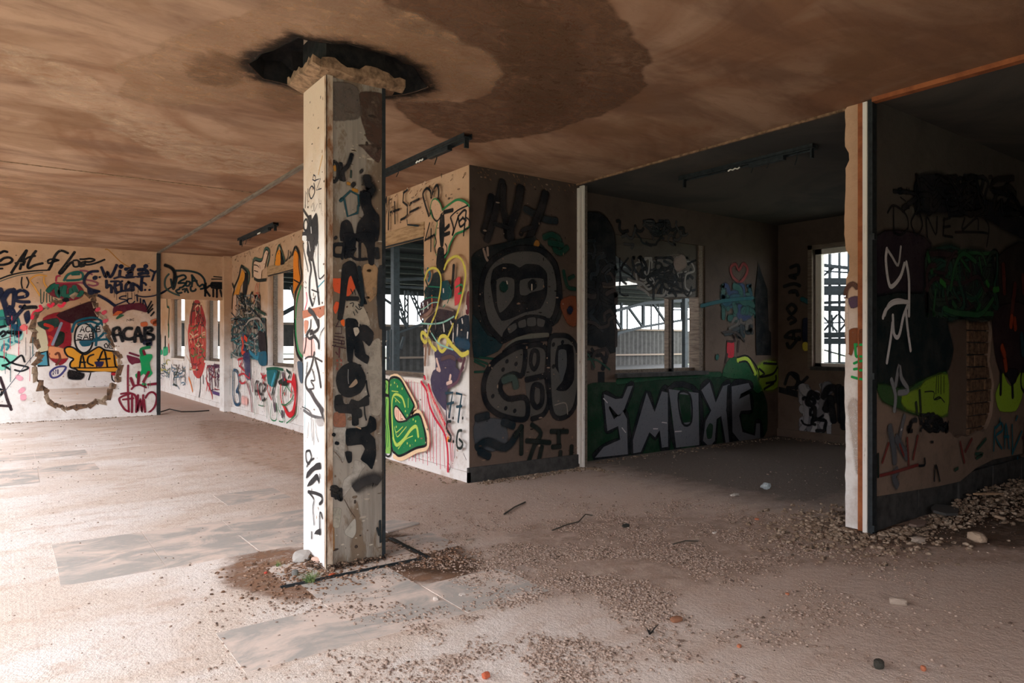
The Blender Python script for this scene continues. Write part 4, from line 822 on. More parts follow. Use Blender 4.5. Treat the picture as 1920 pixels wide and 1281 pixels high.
for s_ in LT: w.st(Q, s_, 22, '12161c', .2, closed=True)
for s_ in LT: w.fl(Q, s_, '6f7076', 2, sm=False)
w.fl(Q, '496 884 550 890 556 1012 514 1018', '11331f', 2, sm=False); w.st(Q, '496 884 550 890 556 1012 514 1018', 8, K, closed=True); w.fl(Q, '640 1020 655 1030 650 1085 630 1090 625 1050', '1a3a28', 2); w.many(Q, '150 905 168 925|235 1040 252 1062|380 1045 400 1045|420 1015 442 1018|480 1058 510 1056', 4, 'd0c8c8'); w.st(Q, '728 850 725 960 738 1110', 16, K, .2)
w.piece('red patch, teal scribble and heart'); w.fl(Q, '722 645 752 645 750 712 722 712', 'c22c3c', 3); w.many(Q, '722 700 712 740|722 640 752 640 745 600 760 640|775 640 770 690', 8, '3a2a28'); w.st(Q, '775 370 745 340 738 300 760 285 775 312 796 282 816 310 800 350 778 372', 10, '74302f', .6); w.scrib(Q, (708, 390, 850, 530), ['1c4452', '28504a', '2a3a5a'], 22, 18, 5, .6); w.scrib(Q, (710, 540, 830, 610), ['2a3236', '1c3a3c', '5a5450'], 10, 14, 6, .5); w.st(Q, '600 478 700 455 840 440', 12, '1c5258', .5); w.st(Q, '674 714', 22, '1a5a50', .4); w.many(Q, '700 600 760 600 800 640', 8, '332c2a')
w.piece('lime tag with black outlines'); w.fl(Q, '858 760 945 735 952 850 885 862', 'a3c53a', 22, .7); w.many(Q, '868 768 892 792 870 806 930 792 952 760|888 742 948 746|900 835 942 825 945 800|890 862 935 835', 8, K); w.st(Q, '770 728 812 722 850 790', 18, 'b9cf4e'); w.many(Q, '768 716 815 710 862 770 866 820|775 738 812 736 842 790', 6, K)
w.piece('black blade-shaped recess paint'); w.fl(Q, '865 280 880 330 905 400 912 590 922 600 922 705 855 705 850 420', '0f1317', 2, sm=False); w.flush()
w = Wall('Y', 6.645, wall_rear); w.piece('grey and black scrawl on the shutter'); w.fl(Q, '370 280 480 250 590 300 590 430 480 425 400 400', '77736f', 16, .7); w.scrib(Q, (230, 260, 590, 425), [K, '20262c', '8e8a86', '1a1e22'], 40, 9, 7); w.many(Q, '415 300 470 310 430 340 470 350|480 310 500 360 520 320 490 300|410 350 520 410 440 400 420 360', 8, K); w.many(Q, '490 290 520 270', 40, '8a7a72', .8); w.flush()
# ---- right wall
w = Wall('X', 10.2, wall_right); w.piece('black symbols in a column'); w.many(Q, '1015 300 1050 290 1050 330 1010 340 1040 350|985 388 1030 375 1060 385|1010 415 1040 410 1050 430|1000 490 1020 470 1042 490 1020 515 1000 490|1005 540 1020 530 1040 545 1015 560|990 620 1015 598 1060 592|990 620 1060 632|1000 650 1015 670 1055 622|1030 600 1030 630', 9, '1c2022', .3); w.many(Q, '990 840 1010 790 1050 800 1040 850 1000 855|1040 862 1095 806|1020 790 1060 830', 9, K); w.fl(Q, '962 852 1050 872 1050 900 962 876', '14181c', 3, sm=False); w.many(Q, '1068 445 1110 465', 14, '1c5258'); w.many(Q, '1088 545 1086 620 1100 640', 22, N, .4); w.st(Q, '1084 655 1086 675', 18, 'c8b84a')
w.piece('silver and black tag under the window'); w.scrib(Q, (1075, 855, 1190, 1095), ['9a989c', 'b0aeb0', '77757a'], 20, 22, 9, .3, 1.8); w.scrib(Q, (1080, 870, 1200, 1050), [K], 7, 9, 10); w.many(Q, '1170 900 1190 860 1225 860 1232 900 1190 925 1180 960|1200 900 1215 1010|1240 850 1250 1010|1255 860 1262 1040', 20, K, .3); w.flush()
# ---- partition
w = Wall('Y', PY, wall_partition); w.piece('dark grounds of sprayed paint'); w.fl(R1, '400 150 600 130 700 240 900 300 1000 350 1300 420 1300 640 1100 560 900 440 700 420 380 420', '1c2128', 60, .9); w.fl(R1, '60 640 300 600 500 700 480 1290 60 1290', '2b242c', 50); w.fl(R1, '490 780 740 740 760 1290 480 1290', '1d3832', 60); w.fl(R1, '760 780 1000 800 1050 1290 740 1290', '26302e', 60); w.fl(R1, '1060 820 1300 700 1300 1290 1050 1290', '2c2626', 60)
w.fl(R2, '50 -5 640 -5 640 200 690 420 630 620 400 700 50 720', '1a2527', 40); w.fl(R2, '1030 100 1300 60 1300 640 1100 620 1040 450', '33262a', 30); w.scrib(R1, (480, 780, 1050, 1270), ['20443a', '1a2228', '2c3c34', '35282c', '2a5a3a'], 50, 26, 12, .8, 1.6); w.scrib(R1, (380, 150, 1280, 440), ['171b20', '22201f'], 36, 26, 13, .7, 1.2); w.many(R1, '1100 870 1110 1100|1200 1030 1170 1280|1260 960 1270 1100', 44, '5a2c28', .8); w.many(R1, '960 1010 980 1040|1020 1080 1060 1070|580 1000 620 1040', 30, '3a7a3c', .8)
w.piece('thin dark lettering high up'); w.many(R1, '190 380 190 600|140 440 190 378 290 450 310 560 250 620 190 600|385 420 335 520 380 620 430 540 400 430|470 640 465 470 540 620 550 470|610 480 600 630|600 500 660 480|600 560 660 550|610 630 680 640|700 600 900 600 970 610|780 480 760 580 880 480 890 580|940 480 980 560 960 720', 13, '121519', .4); w.many(R1, '225 240 260 235 230 280 265 280|300 230 290 280 320 270 315 235|245 310 290 345|280 370 320 372 285 402 320 400', 9, '121519')
w.piece('lime green band'); w.fl(R2, '60 720 300 760 400 700 560 640 632 625 635 960 400 960 230 900 100 840', '31522c', 40); w.fl(R2, '260 820 400 760 460 690 632 640 632 940 480 950 300 900', '7f9c2e', 40); w.fl(R2, '1095 620 1130 700 1175 730 1240 620 1280 640 1250 820 1200 925 1070 925 1035 800 1070 700', 'a0c53c', 16); w.many(R2, '1080 600 1075 790|1172 690 1176 815', 34, '1a1a24', .3); w.fl(R2, '1110 590 1220 590 1200 690 1160 700', '1a1a24', 10); w.many(R2, '1270 560 1245 640 1250 740 1290 790', 20, K); w.many(R2, '1190 170 1200 250|1110 500 1122 590|1085 400 1110 470|1170 150 1160 230', 42, '9c4428', .8); w.many(R2, '1250 300 1262 460', 50, '1f464c', .8)
w.many(R2, '545 640 538 790|580 620 580 790|605 640 605 780|560 640 558 780|445 772 520 772 522 835 580 822|530 830 570 815 610 860', 8, K); w.scrib(R2, (310, 965, 630, 1090), ['17191c', '22262a'], 24, 20, 14, .5); w.many(R2, '380 950 370 860|400 760 410 940', 22, '22301f', .8)
w.piece('white spray signature'); w.many(R1, '130 738 120 830 140 1000 170 1050 240 970 275 860|290 850 312 1000 312 1290', 32, 'd6d3d4', .1); w.many(R1, '130 740 170 800 222 872 245 720', 22, 'b8b4b4', .2); w.st(R1, '108 1285 150 1195 220 1165 300 1182', 30, 'd6d3d4', .1); w.many(R2, '95 160 120 95 180 40 250 28 310 30|300 60 265 150 235 290 210 322 185 280 178 140|175 200 160 330 128 530|285 90 300 250 325 430', 30, 'd6d3d4', .1)
w.piece('grey sprayed outline below the signature'); w.many(R2, '190 930 200 800 165 670|200 720 230 560 250 660 305 760 225 780', 34, '85868a', .4); w.many(R2, '275 970 250 1080 235 1200 280 1290', 34, '65666a', .4); w.many(R3, '170 100 210 330 215 430|230 200 330 380|240 640 210 560 240 500', 50, '55575c', .8); w.st(R3, '280 120 275 130', 14, 'c8c6c8')
w.piece('dull red strokes'); w.many(R3, '160 250 100 430|430 180 385 400|330 200 345 450|80 550 220 515 430 450|820 240 860 430|930 210 868 330|260 260 300 370', 20, '74322f', .4); w.many(R3, '1415 60 1415 380|1400 200 1429 200', 22, '5a2e36', .3)
w.piece('black and green marks low down'); w.many(R3, '580 600 595 450 632 600|490 390 492 450 440 460|550 240 570 240', 16, '1c2226', .4); w.many(R3, '960 350 1030 350 970 390|980 305 1060 210|770 500 800 480', 20, '25483c', .5); w.many(R3, '60 350 60 560', 24, '1c2824', .5)
w.piece('teal letters: RAY'); w.many(R3, '1140 100 1130 320|1150 110 1200 65 1212 130 1150 190 1205 300|1230 300 1242 70 1272 300|1225 190 1270 190|1300 80 1305 350|1390 140 1300 350|1335 40 1350 0', 19, '186472', .25); w.st(R3, '1350 385', 28, '186472'); w.st(R3, '1185 20 1192 80', 14, '186472'); w.flush()
w = Wall('X', 5.56, wall_partition); w.piece('purple and brown spray on the broken end'); w.many(R0, '62 95 68 55 95 30 118 50', 10, '5a3c34', .8); w.fl(R0, '78 100 118 90 122 130 90 140', '59445a', 8); w.fl(R0, '62 270 90 240 125 240 128 310 100 330 90 360 70 340', '7a4426', 6); w.many(R0, '105 310 125 312|107 310 112 365 126 362|102 398 126 388|102 425 126 422|92 460 126 470', 8, '23994c', .1); w.fl(R0, '76 600 100 560 126 600 126 900 112 890 98 760', 'bfae a2'.replace(' ', ''), 12, .6); w.fl(R0, '64 95 74 100 78 350 66 360', 'd8c2b2', 3, sm=False); w.flush()
w = Wall('X', 5.53, wall_partition); w.piece('green letters on the timber'); w.fl(R0, '128 245 160 245 160 300 128 310', '6f3c20', 4); w.many(R0, '130 312 158 316 156 362 130 366|130 388 158 380|130 430 158 432 156 470|130 470 158 474|156 480 158 520', 8, '23994c', .1); w.flush()

w = Wall('X', CX0, column); w.chips(CY0+.02, .1, CY1, 3.2, 90, 12, ('b89c86', '8a7a70', '5a4c44'), .012); w.flush()
w = Wall('Y', CY0, column); w.chips(CX0+.05, .05, CX1, 3.2, 190, 13, ('a89a8a', '6a5848', '3a302a', 'b5a998'), .022); w.flush()
# ---- column, left face
w = Wall('X', CX0, column); w.piece('brown band, pink and blue washes'); w.fl(C2, '55 1080 365 1005 365 1130 300 1180 240 1130 60 1190', 'b5735a', 4, sm=False); w.fl(C3, '80 270 200 280 230 420 200 520 80 500', 'f2bdb8', 30); w.fl(C3, '80 20 140 20 130 120 90 200', 'c98a74', 10); w.many(C2, '110 820 120 940 90 1060', 16, 'e8647c'); w.st(C2, '275 745 365 650', 12, '4f9aac'); w.st(C3, '102 960 94 1280', 6, '3a8a98'); w.st(C4, '92 0 86 500', 5, '5aa8b4'); w.st(C1, '340 90 280 360', 9, 'd8a860', .5)
w.piece('navy marker letters: NOIZ'); w.many(C1, '95 830 100 590 130 780 135 560|215 360 200 430 240 450 238 380 215 360|220 480 232 560|240 440 315 415 250 580 325 555', 11, N, sm=False); w.st(C1, '190 520 150 600 180 700 230 600', 11, N, closed=True); w.many(C1, '180 830 210 760 215 870|225 780 225 880 270 770|290 700 300 830|320 720 325 880|300 770 320 770|335 900 340 940', 4, '3a3434')
w.piece('tall dark grey marker scrawl'); Z_ = '353335'; w.st(C1, '70 850 110 920 200 1040', 24, Z_); w.st(C1, '110 990 78 1040 82 1130 118 1140 132 1050', 20, Z_, closed=True); w.fl(C1, '130 950 180 930 190 1000 250 900 272 980 275 1290 120 1290 60 1290 60 1180 120 1150 140 1050', Z_, 3); w.many(C1, '180 1100 190 1250', 14, 'dedad8'); w.fl(C1, '60 1225 115 1225 115 1290 60 1290', 'e4e2e2', 2)
w.fl(C2, '120 -5 275 -5 270 120 220 250 200 380 150 340 120 260 130 120', '3a383a', 3); w.many(C2, '150 340 180 480 160 640 160 850 200 1000|200 340 240 550 270 760 295 980', 32, '403d3f'); w.many(C2, '80 120 70 180 140 520|190 780 290 820|160 860 200 1010 240 870|280 100 280 380 295 620 370 570', 12, '2c2a2c'); w.many(C2, '150 1060 220 1130 285 1280', 46, '444142'); w.many(C2, '150 100 170 230|245 160 235 320', 12, 'e4e2e2'); w.many(C2, '95 660 115 690|88 740 112 755 122 735', 5, K)
w.many(C3, '180 0 170 120 120 200 105 360 85 470|200 150 150 170 130 230 170 270 210 230', 20, '3a3536'); w.many(C3, '285 0 290 100 250 160 170 200|210 220 280 300 290 400|240 230 170 260', 28, '3a3536'); w.many(C3, '370 110 310 220 300 420', 9, '2a3a48'); w.many(C3, '230 460 180 680 112 820 110 940 165 1020|240 560 290 750 320 950', 30, '403a3b', .15); w.many(C3, '100 550 150 520 230 530 340 590|200 700 235 850 180 860 225 960 150 980|190 280 190 500|130 600 115 760', 15, '403a3b'); w.many(C3, '165 1000 250 1150 350 1280', 44, '4a4446', .3)
w.many(C4, '80 70 200 150 360 185', 22, '5e5a5c', .5); w.many(C4, '60 20 180 110 190 350 205 500|240 150 260 400 290 520|150 240 140 440|215 200 225 560', 9, '4a4648', .3); w.many(C4, '290 -5 350 150', 34, '444042'); w.fl(C4, '260 200 355 190 355 290 280 290', 'a8a2a0', 10, .7)
w.piece('black brush marks near the foot'); w.many(C4, '165 640 115 660 118 780 150 830|165 640 190 740 150 830', 22, '2c2a2c', .1); w.many(C4, '125 870 160 800 225 750', 18, '2c2a2c', .1); w.fl(C4, '115 1035 130 950 180 890 230 850 260 820 315 810 325 900 250 915 200 950 150 1010', '2c2a2c', 2); w.fl(C4, '130 1150 160 1080 220 1010 265 965 300 1040 300 1120 270 1050 200 1120', '2c2a2c', 2); w.many(C4, '308 970 316 1035', 16, '2c2a2c'); w.st(C4, '150 1220 240 1240 330 1275', 30, '2c2a2c', .1)
w.st(C5, '145 95 250 110 330 150 342 220 305 265', 30, '2c2a2c', .1); w.st(C5, '160 110 225 200 212 330 232 560', 18, '2c2a2c', .1); w.st(C5, '350 470 318 380 308 480 312 700', 22, '2c2a2c', .1); w.fl(C5, '232 690 260 640 320 610 320 700 270 690', '2c2a2c', 2); w.st(C5, '195 660 195 750', 24, '2c2a2c', .1); w.flush()
# ---- column, right-hand (front) face
w = Wall('Y', CY0, column, 'stain'); w.piece('bare plaster patches', 'plaster_patch')
for T_, s_, c_ in ((C2, '930 430 1050 420 1120 500 1110 800 1000 950 950 800 900 560', 'a2815f'), (C2, '640 980 760 940 900 1010 1000 1280 640 1280', 'a39684'), (C4, '490 360 660 340 660 620 640 800 560 760 490 640', 'a39b90'), (C4, '800 790 930 850 870 950 800 1100 700 1220 650 1290 560 1290 620 1180 660 1060 770 950', 'a39b90'), (C5, '490 340 600 350 570 590 480 580', 'a09888'), (C5, '660 640 790 480 800 660 760 740 670 700', 'a39c90'), (C5, '440 600 500 620 500 900 440 920', 'a2764c'), (C3, '1000 330 1140 300 1160 1280 1020 1280 980 700', '9c9284'), (C4, '500 120 640 110 650 300 500 300', '8f5f4a'), (C1, '850 -60 1150 -60 1150 160 1100 180 900 -20', '4c3a34')):
    w.fl(T_, s_, c_, 14)
w.fl(T0, '672 178 716 180 716 275 690 262 676 215', '4a3830', 3); w.fl(T0, '618 158 668 165 672 220 618 222', '5f5650', 4); w.flush()
w = Wall('Y', CY0-.0035, column); w.piece('black letters: OK'); w.st(C1, '500 175 460 240 470 430 510 455 550 380 545 230', 30, K, .6, closed=True); w.many(C1, '592 200 602 430|750 70 700 220 620 320 640 440', 38, K, .7); w.many(C1, '740 300 736 400', 16, '1c3430', .8); w.st(C1, '770 500', 62, K, .6); w.fl(C1, '490 240 520 230 525 300 500 310', 'a8742c', 8); w.many(C1, '760 570 830 590|690 480 720 490', 26, 'a8742c', .8)
w.piece('teal angular outline'); w.many(C1, '580 730 730 590 840 650 850 800|640 700 690 950 830 900 840 800', 22, '17424a', .5, sm=False); w.st(C1, '600 715', 50, '17424a', .6)
w.piece('soft black spray masses'); w.many(C1, '960 400 980 500 1030 560 980 630', 90, '14171c', .8); w.fl(C1, '870 600 1000 620 1020 780 1090 900 1130 960 1110 1290 820 1290 840 1050 930 930 880 780', '14171c', 26); w.st(C1, '885 310', 46, '1c2022', .9); w.fl(C1, '600 1050 680 1000 740 1060 790 1290 590 1290', '14171c', 16)
w.fl(C2, '620 -10 800 -10 800 150 770 300 690 330 640 300 650 120', '14171c', 12); w.fl(C2, '800 -10 1060 -10 1060 410 990 410 960 200 900 100 860 130', '14171c', 12); w.many(C2, '1100 200 1110 330', 44, '1c2024', .8); w.fl(C2, '1130 480 1185 480 1185 1290 1140 1290 1110 900', '22282c', 26)
w.piece('black lettering with two dots'); w.st(C2, '520 45', 48, K, .3); w.many(C2, '640 140 520 142 482 210 505 290 600 300', 42, K, .2); w.many(C2, '640 120 612 340|700 180 660 330|700 200 800 200 740 280 810 350 960 345|860 130 860 330', 32, K, .2)
w.piece('orange patches'); w.fl(C2, '460 620 590 620 590 840 500 800', 'c24e2c', 8, sm=False); w.fl(C2, '730 560 800 740 680 890 690 700', 'c24e2c', 8); w.fl(C2, '525 950 575 980 520 1120 488 1040', 'c24e2c', 8); w.fl(C3, '590 0 640 0 640 90 600 60', 'd05a20', 8); w.fl(C3, '780 220 860 190 900 240 820 285', 'a8522e', 8)
w.piece('tall black letter A and drips'); w.fl(C2, '620 430 720 370 805 420 825 560 850 720 930 900 960 980 900 960 800 740 740 580 700 620 670 800 650 980 610 1200 545 1190 580 900 600 600', '14181c', 10); w.many(C2, '680 905 830 905', 46, '14181c', .3); w.many(C2, '850 460 880 700 900 900 880 1000', 40, '1c2428', .6); w.many(C2, '720 975 770 965 760 1020|800 1010 850 1060 885 1040|840 980 860 1040|770 1090 790 1140|800 1060 830 1110|730 770 760 840|780 780 800 850', 9, K); w.many(C2, '680 1020', 24, '4a2c20')
w.fl(C3, '660 -10 800 -10 850 60 960 80 1050 180 1040 290 990 370 900 290 780 380 755 580 690 580 670 300', '14181c', 8); w.fl(C3, '790 350 890 290 940 480 990 520 965 620 860 560 790 500', '14181c', 8); w.fl(C3, '770 120 830 110 850 170 800 230', 'a89c8c', 6); w.many(C3, '850 -5 845 90', 10, 'a89c8c')
w.piece('maroon ladder lines and tiny red letters'); w.many(C3, '560 20 520 100|520 92 605 95 600 195 512 190|500 230 640 250|490 272 640 300 640 340|480 312 640 345|470 360 660 402|600 300 600 350|500 380 520 350', 10, '352028', sm=False); w.many(C3, '570 400 566 530|520 455 545 490', 13, '4a2028'); w.many(C3, '525 560 552 590|552 560 525 590|578 550 606 590|606 560 585 590|528 622 550 622 545 655|590 620 608 640|525 678 550 680 545 705 525 700 525 678', 6, '96382a', sm=False)
w.piece('solid black disc'); w.fl(C3, '730 600 620 650 545 740 522 860 560 1010 640 1080 730 1092 860 1030 930 920 940 800 880 670 800 610', '15191c', 10); w.fl(C3, '705 950 800 835 825 890 760 945', '8d7864', 6); w.many(C3, '695 700 692 820 700 900', 8, '6a6a68', .6)
w.piece('black worn paint below the disc'); w.fl(C3, '510 1080 600 1060 630 1180 700 1200 740 1120 840 1150 970 1060 985 1200 860 1230 800 1290 515 1290', '171a1c', 8); w.many(C3, '950 860 960 960 985 1080', 18, '171a1c'); w.fl(C4, '515 -10 780 -10 830 60 840 270 750 280 740 120 560 105', '14181b', 6); w.fl(C4, '820 50 880 60 890 160 830 180', '1a1e20', 6); w.many(C4, '920 0 930 130 950 210', 16, '1a1e20')
w.fl(C4, '670 335 850 320 960 290 1000 150 1080 200 1085 340 1000 400 1070 480 1085 700 1030 900 960 830 870 760 930 620 880 550 680 570 660 460', '14181b', 8); w.fl(C4, '650 660 740 660 740 790 690 810', '14181b', 10); w.many(C4, '800 300 870 330', 14, 'a08870'); w.st(C4, '800 1160 900 1090 1050 1040 1110 1070', 80, '2b2a2a', 1.4); w.many(C4, '520 530 550 540|480 410 500 420', 34, '15191c', .4); w.fl(C4, '460 1160 520 1130 590 1200 600 1290 455 1290', '1b1c1d', 10); w.scrib(C5, (450, 20, 590, 200), ['15181a', '24221f'], 10, 26, 31, .5); w.many(C5, '640 200 720 350 790 450', 7, '4c3c30'); w.many(C4, '490 650 560 720 610 810', 7, '5c4c40'); w.many(C5, '1100 600 1130 700|1140 500 1150 800', 22, '1c2426', .5)
w.many(C4, '1180 0 1185 1290', 14, '33302c', .6); w.flush()

# ---- stains on the ceiling and soil and painted shadow films on the floor
def grow(poly, k):
    c = Vector((1.93, 4.7)); return [tuple(c+(Vector(p)-c)*k) for p in poly]
w = Wall('Z', H, ceiling, 'stain'); w.piece('large brown water stain', 'water_stain')
w.fl(T0, '1040 -60 1130 0 1180 55 1206 110 1192 175 1130 212 1060 236 980 256 900 266 835 258 790 235 740 190 860 192 920 172 940 140 930 108 880 84 800 66 740 40 740 -60', '6e4f3c', 14, .75)
w.piece('pale halo round the column head', 'water_stain'); w.fl(T0, '360 60 480 20 620 -30 760 20 870 78 930 108 938 145 905 175 830 192 740 186 700 176 640 172 560 175 470 186 330 196 235 180 225 130 290 90', 'b18a6c', 12, .6, hole=crater)
w.piece('burnt rim', 'soot_mark')
cr = grow(crater, 1.0); ring = [Vector(p) for p in crater]
def soot(k1, k2, al, col):
    n_ = len(crater); A_ = grow(crater, k1); B_ = grow(crater, k2); w.emit([[Vector(A_[i % n_]), Vector(B_[i % n_])] for i in range(n_+1)], lin(col), (al, 0))
soot(1.0, 1.35, .95, '2a211d'); soot(1.0, 1.14, 1., '211b19')
w.piece('dark smears', 'water_stain'); w.fl(T0, '380 110 420 105 440 150 400 160 360 140', '7a583f', 34, .6); w.fl(T0, '500 165 545 178 565 200 520 205', '86624a', 30, .6); w.fl(T0, '960 0 1080 90 1070 190 980 230 960 140', '6e4f3a', 50, .6); w.fl(T0, '-60 320 100 350 300 395 200 430 -60 400', 'a5795a', 40, .5); w.fl(T0, '0 120 150 200 330 300 470 330 560 300 380 260 200 170 60 90', 'd9b496', 30, .5); w.flush()
w = Wall('Z', 0, floor, 'stain', 1); w.piece('brown soil round the column foot with its painted shadow', 'soil_and_shadow')
w.fl(T0, '455 1048 520 1034 570 1040 615 1072 640 1092 800 1062 870 1058 850 1080 700 1096 600 1112 540 1118 490 1105 440 1080', '8f6d57', 46, .85); w.fl(T0, '715 1004 760 1010 840 1030 880 1062 820 1068 730 1056', '5b4638', 44, .85); w.fl(T0, '1600 960 1700 990 1800 950 1960 890 1960 1010 1800 1020 1640 1020 1560 1000', '5e4c40', 34, .85)  # second patch paints the column's cast shadow; third darkens the right side
w.piece('dark dust drifts', 'dust_film'); w.fl(T0, '1000 990 1200 970 1500 970 1640 1015 1960 1010 1960 1050 1500 1060 1300 1090 1040 1120 950 1080 960 1030', 'a88c7a', 60, .45); w.fl(T0, '380 790 520 800 700 870 620 900 420 850', 'c3a088', 30, .5); w.flush()
# ================================================================= FLOOR TILES showing through the dust
rt = random.Random(21)
def tile(x0, y0, x1, y1, top=.0022, ang=0, corners=None):
    j = lambda: rt.uniform(-.006, .006)
    c = corners or [(x0+.004+j(), y0+.004+j()), (x1-.004+j(), y0+.004+j()), (x1-.004+j(), y1-.004+j()), (x0+.004+j(), y1-.004+j())]
    mb = MB(); prism(mb, [c], FNZ, -.002, top+rt.uniform(0, .0008)); return mb.build('floor_tile', M['tile'], floor)
for x0, y0 in [(.27, 5.1), (.87, 5.1), (1.47, 5.1), (.87, 5.65), (1.47, 5.65), (.27, 5.65), (2.07, 5.65), (.87, 3.26), (1.47, 3.26), (2.07, 3.26), (1.47, 3.8), (1.65, 6.75), (-.3, 10.95), (.3, 10.95), (-.3, 9.6), (.3, 9.6), (-.3, 9.05), (-.9, 9.05), (-.9, 10.95), (.3, 2.6)]:
    tile(x0, y0, x0+.6, y0+.545)
tile(0, 0, 0, 0, corners=[(2.40, 4.36), (2.74, 4.40), (2.72, 4.82), (2.42, 4.86)]); tile(0, 0, 0, 0, .012, corners=[(2.44, 5.02), (2.78, 5.12), (2.66, 5.34), (2.40, 5.28)])
for x0, x1 in ((1.40, 1.72), (1.725, 2.04), (2.045, 2.355)): tile(x0, 4.30, x1, 4.45)
tile(2.145, 4.455, 2.355, 4.80); tile(1.40, 4.455, 1.715, 4.72)
fr = tag(MB().box((1.36, 4.277, -.002), (2.40, 4.285, .012)).box((1.36, 4.257, -.002), (2.40, 4.262, .008)).box((2.372, 4.27, -.002), (2.384, 4.86, .014)).box((2.392, 4.25, -.002), (2.40, 4.86, .010)).build('edging_frame', M['dark_metal']), 'dark metal edging strip set in the floor in an L round the column foot', 'floor edging')

# ================================================================= STONES AND GRAVEL
def ico(sub=1):
    bm = bmesh.new(); bmesh.ops.create_icosphere(bm, subdivisions=sub, radius=1); v = np.array([p.co[:] for p in bm.verts]); f = np.array([[q.index for q in g.verts] for g in bm.faces]); bm.free(); return v, f
IV, IF = ico(1)
def stones(name, pts, size, mat, parent, label=None, cat=None, flat=.6, seed=1):
    rs = np.random.RandomState(seed); n = len(pts); V = []; nv = len(IV)
    sc = size[:, None, None]*(.6+.8*rs.rand(n, 1, 3)); sc[:, :, 2] *= flat
    base = IV[None]*(1+.35*(rs.rand(n, nv, 1)-.5)); base = base*sc
    a = rs.rand(n)*6.28; ca, sa = np.cos(a)[:, None], np.sin(a)[:, None]
    x = base[:, :, 0]*ca-base[:, :, 1]*sa; y = base[:, :, 0]*sa+base[:, :, 1]*ca; z = base[:, :, 2]
    v = np.stack([x+pts[:, 0:1], y+pts[:, 1:2], z+pts[:, 2:3]+size[:, None]*flat*.45], -1).reshape(-1, 3)
    f = (IF[None]+(np.arange(n)*nv)[:, None, None]).reshape(-1, 3)
    me = bpy.data.meshes.new(name); me.vertices.add(len(v)); me.vertices.foreach_set('co', v.astype(np.float32).ravel())
    me.loops.add(f.size); me.loops.foreach_set('vertex_index', f.astype(np.int32).ravel()); me.polygons.add(len(f))
    me.polygons.foreach_set('loop_start', np.arange(0, f.size, 3, dtype=np.int32)); me.polygons.foreach_set('loop_total', np.full(len(f), 3, dtype=np.int32)); me.update(calc_edges=True); me.validate()
    o = link(name, me, mat, parent); return tag(o, label, cat, kind='stuff')
def gravel_mat(name, cols, scale=34):
    m, nt, P_ = newmat(name); g = G(nt); nz = g.noise(scale, 1, .5); r = g.n('ShaderNodeValToRGB'); nt.links.new(nz, r.inputs[0])
    e = r.color_ramp.elements; e[0].position, e[1].position = .30, .70; e[0].color = lin(cols[0])+(1,); e[1].color = lin(cols[-1])+(1,)
    for k, c in enumerate(cols[1:-1]): q = e.new(.30+.40*(k+1)/(len(cols)-1)); q.color = lin(c)+(1,)
    nt.links.new(r.outputs[0], P_.inputs['Base Color']); P_.inputs['Roughness'].default_value = .95; P_.inputs['Specular IOR Level'].default_value = .15; return m
M['gravel'] = gravel_mat('mortar_gravel', ['5c4c43', '8f796b', 'a18b7d', 'ae9a8d', '76625a'])
M['rubble'] = gravel_mat('wall_rubble', ['4a3e36', '96806c', '6e5a4b', 'b5a08c', '544539'], 16)
rs = np.random.RandomState(7)
def scatter(n, fn, x0, x1, y0, y1):
    out = []
    while len(out) < n:
        P_ = np.stack([rs.uniform(x0, x1, 4000), rs.uniform(y0, y1, 4000)], 1); u = rs.rand(4000)
        for p, r in zip(P_, u):
            if r < fn(p[0], p[1]): out.append((p[0], p[1], 0))
            if len(out) >= n: break
    return np.array(out)
def clump(x, y, s=2.2): return max(0, .28+1.25*mnoise.noise(Vector((x*s, y*s, 3)))+.7*mnoise.noise(Vector((x*s*3, y*s*3, 8))))
def dens(x, y):
    d = math.exp(-((x-3.0)/1.25)**2-((y-3.35)/1.15)**2)*1.2+math.exp(-((x-4.3)/1.2)**2-((y-3.6)/1.0)**2)*.6+math.exp(-((x-2.0)/.7)**2-((y-2.6)/.5)**2)*.5
    if 1.7 < x < 2.15 and 4.44 < y < 4.92: return 0
    return d*clump(x, y)
p_ = scatter(38000, dens, .6, 5.5, 1.2, 6.0); stones('gravel', p_, .0024+.0085*rs.rand(len(p_))**3.0, M['gravel'], None, 'crushed mortar gravel spread over the floor right of the column', 'gravel', seed=2)
p_ = scatter(3600, lambda x, y: .25+.5*clump(x, y, 1.1), -1.5, 8, 1.5, 15.8); p_ = p_[[not (1.70 < a[0] < 2.16 and 4.44 < a[1] < 4.92) and not (a[0] > 4.0 and a[1] > 6.2) and not (a[0] > 5.4 and 2.7 < a[1] < 3.0) for a in p_]]
stones('grit', p_, .003+.008*rs.rand(len(p_))**3, M['gravel'], floor, seed=3)
def strip(n, x0, y0, x1, y1, wd): 
    t = rs.rand(n, 1); off = np.abs(rs.randn(n, 1))*wd; d = np.array([[x1-x0, y1-y0]]); d = d/np.linalg.norm(d); nr = np.array([[d[0, 1], -d[0, 0]]])
    return np.concatenate([np.array([[x0, y0]])+t*np.array([[x1-x0, y1-y0]])+nr*off, np.zeros((n, 1))], 1)
p_ = np.concatenate([strip(420, 4.05, 6.28, 5.65, 6.28, .09), strip(260, 5.62, 6.2, 5.75, 6.2, .12), strip(360, 3.98, 6.4, 3.98, 16, -.10), strip(250, FX, 16.18, 2.5, 16.18, .08), strip(300, 6, 6.5, 10, 6.5, .12), strip(300, 10.1, 6.4, 10.1, 3.2, .12)])
p_[:, 0] = np.where((np.arange(len(p_)) >= 680) & (np.arange(len(p_)) < 1040), 4.0-np.abs(p_[:, 0]-3.98)-.01, p_[:, 0])
stones('fallen_plaster', p_, .005+.018*rs.rand(len(p_))**2.5, M['rubble'], floor, seed=4)
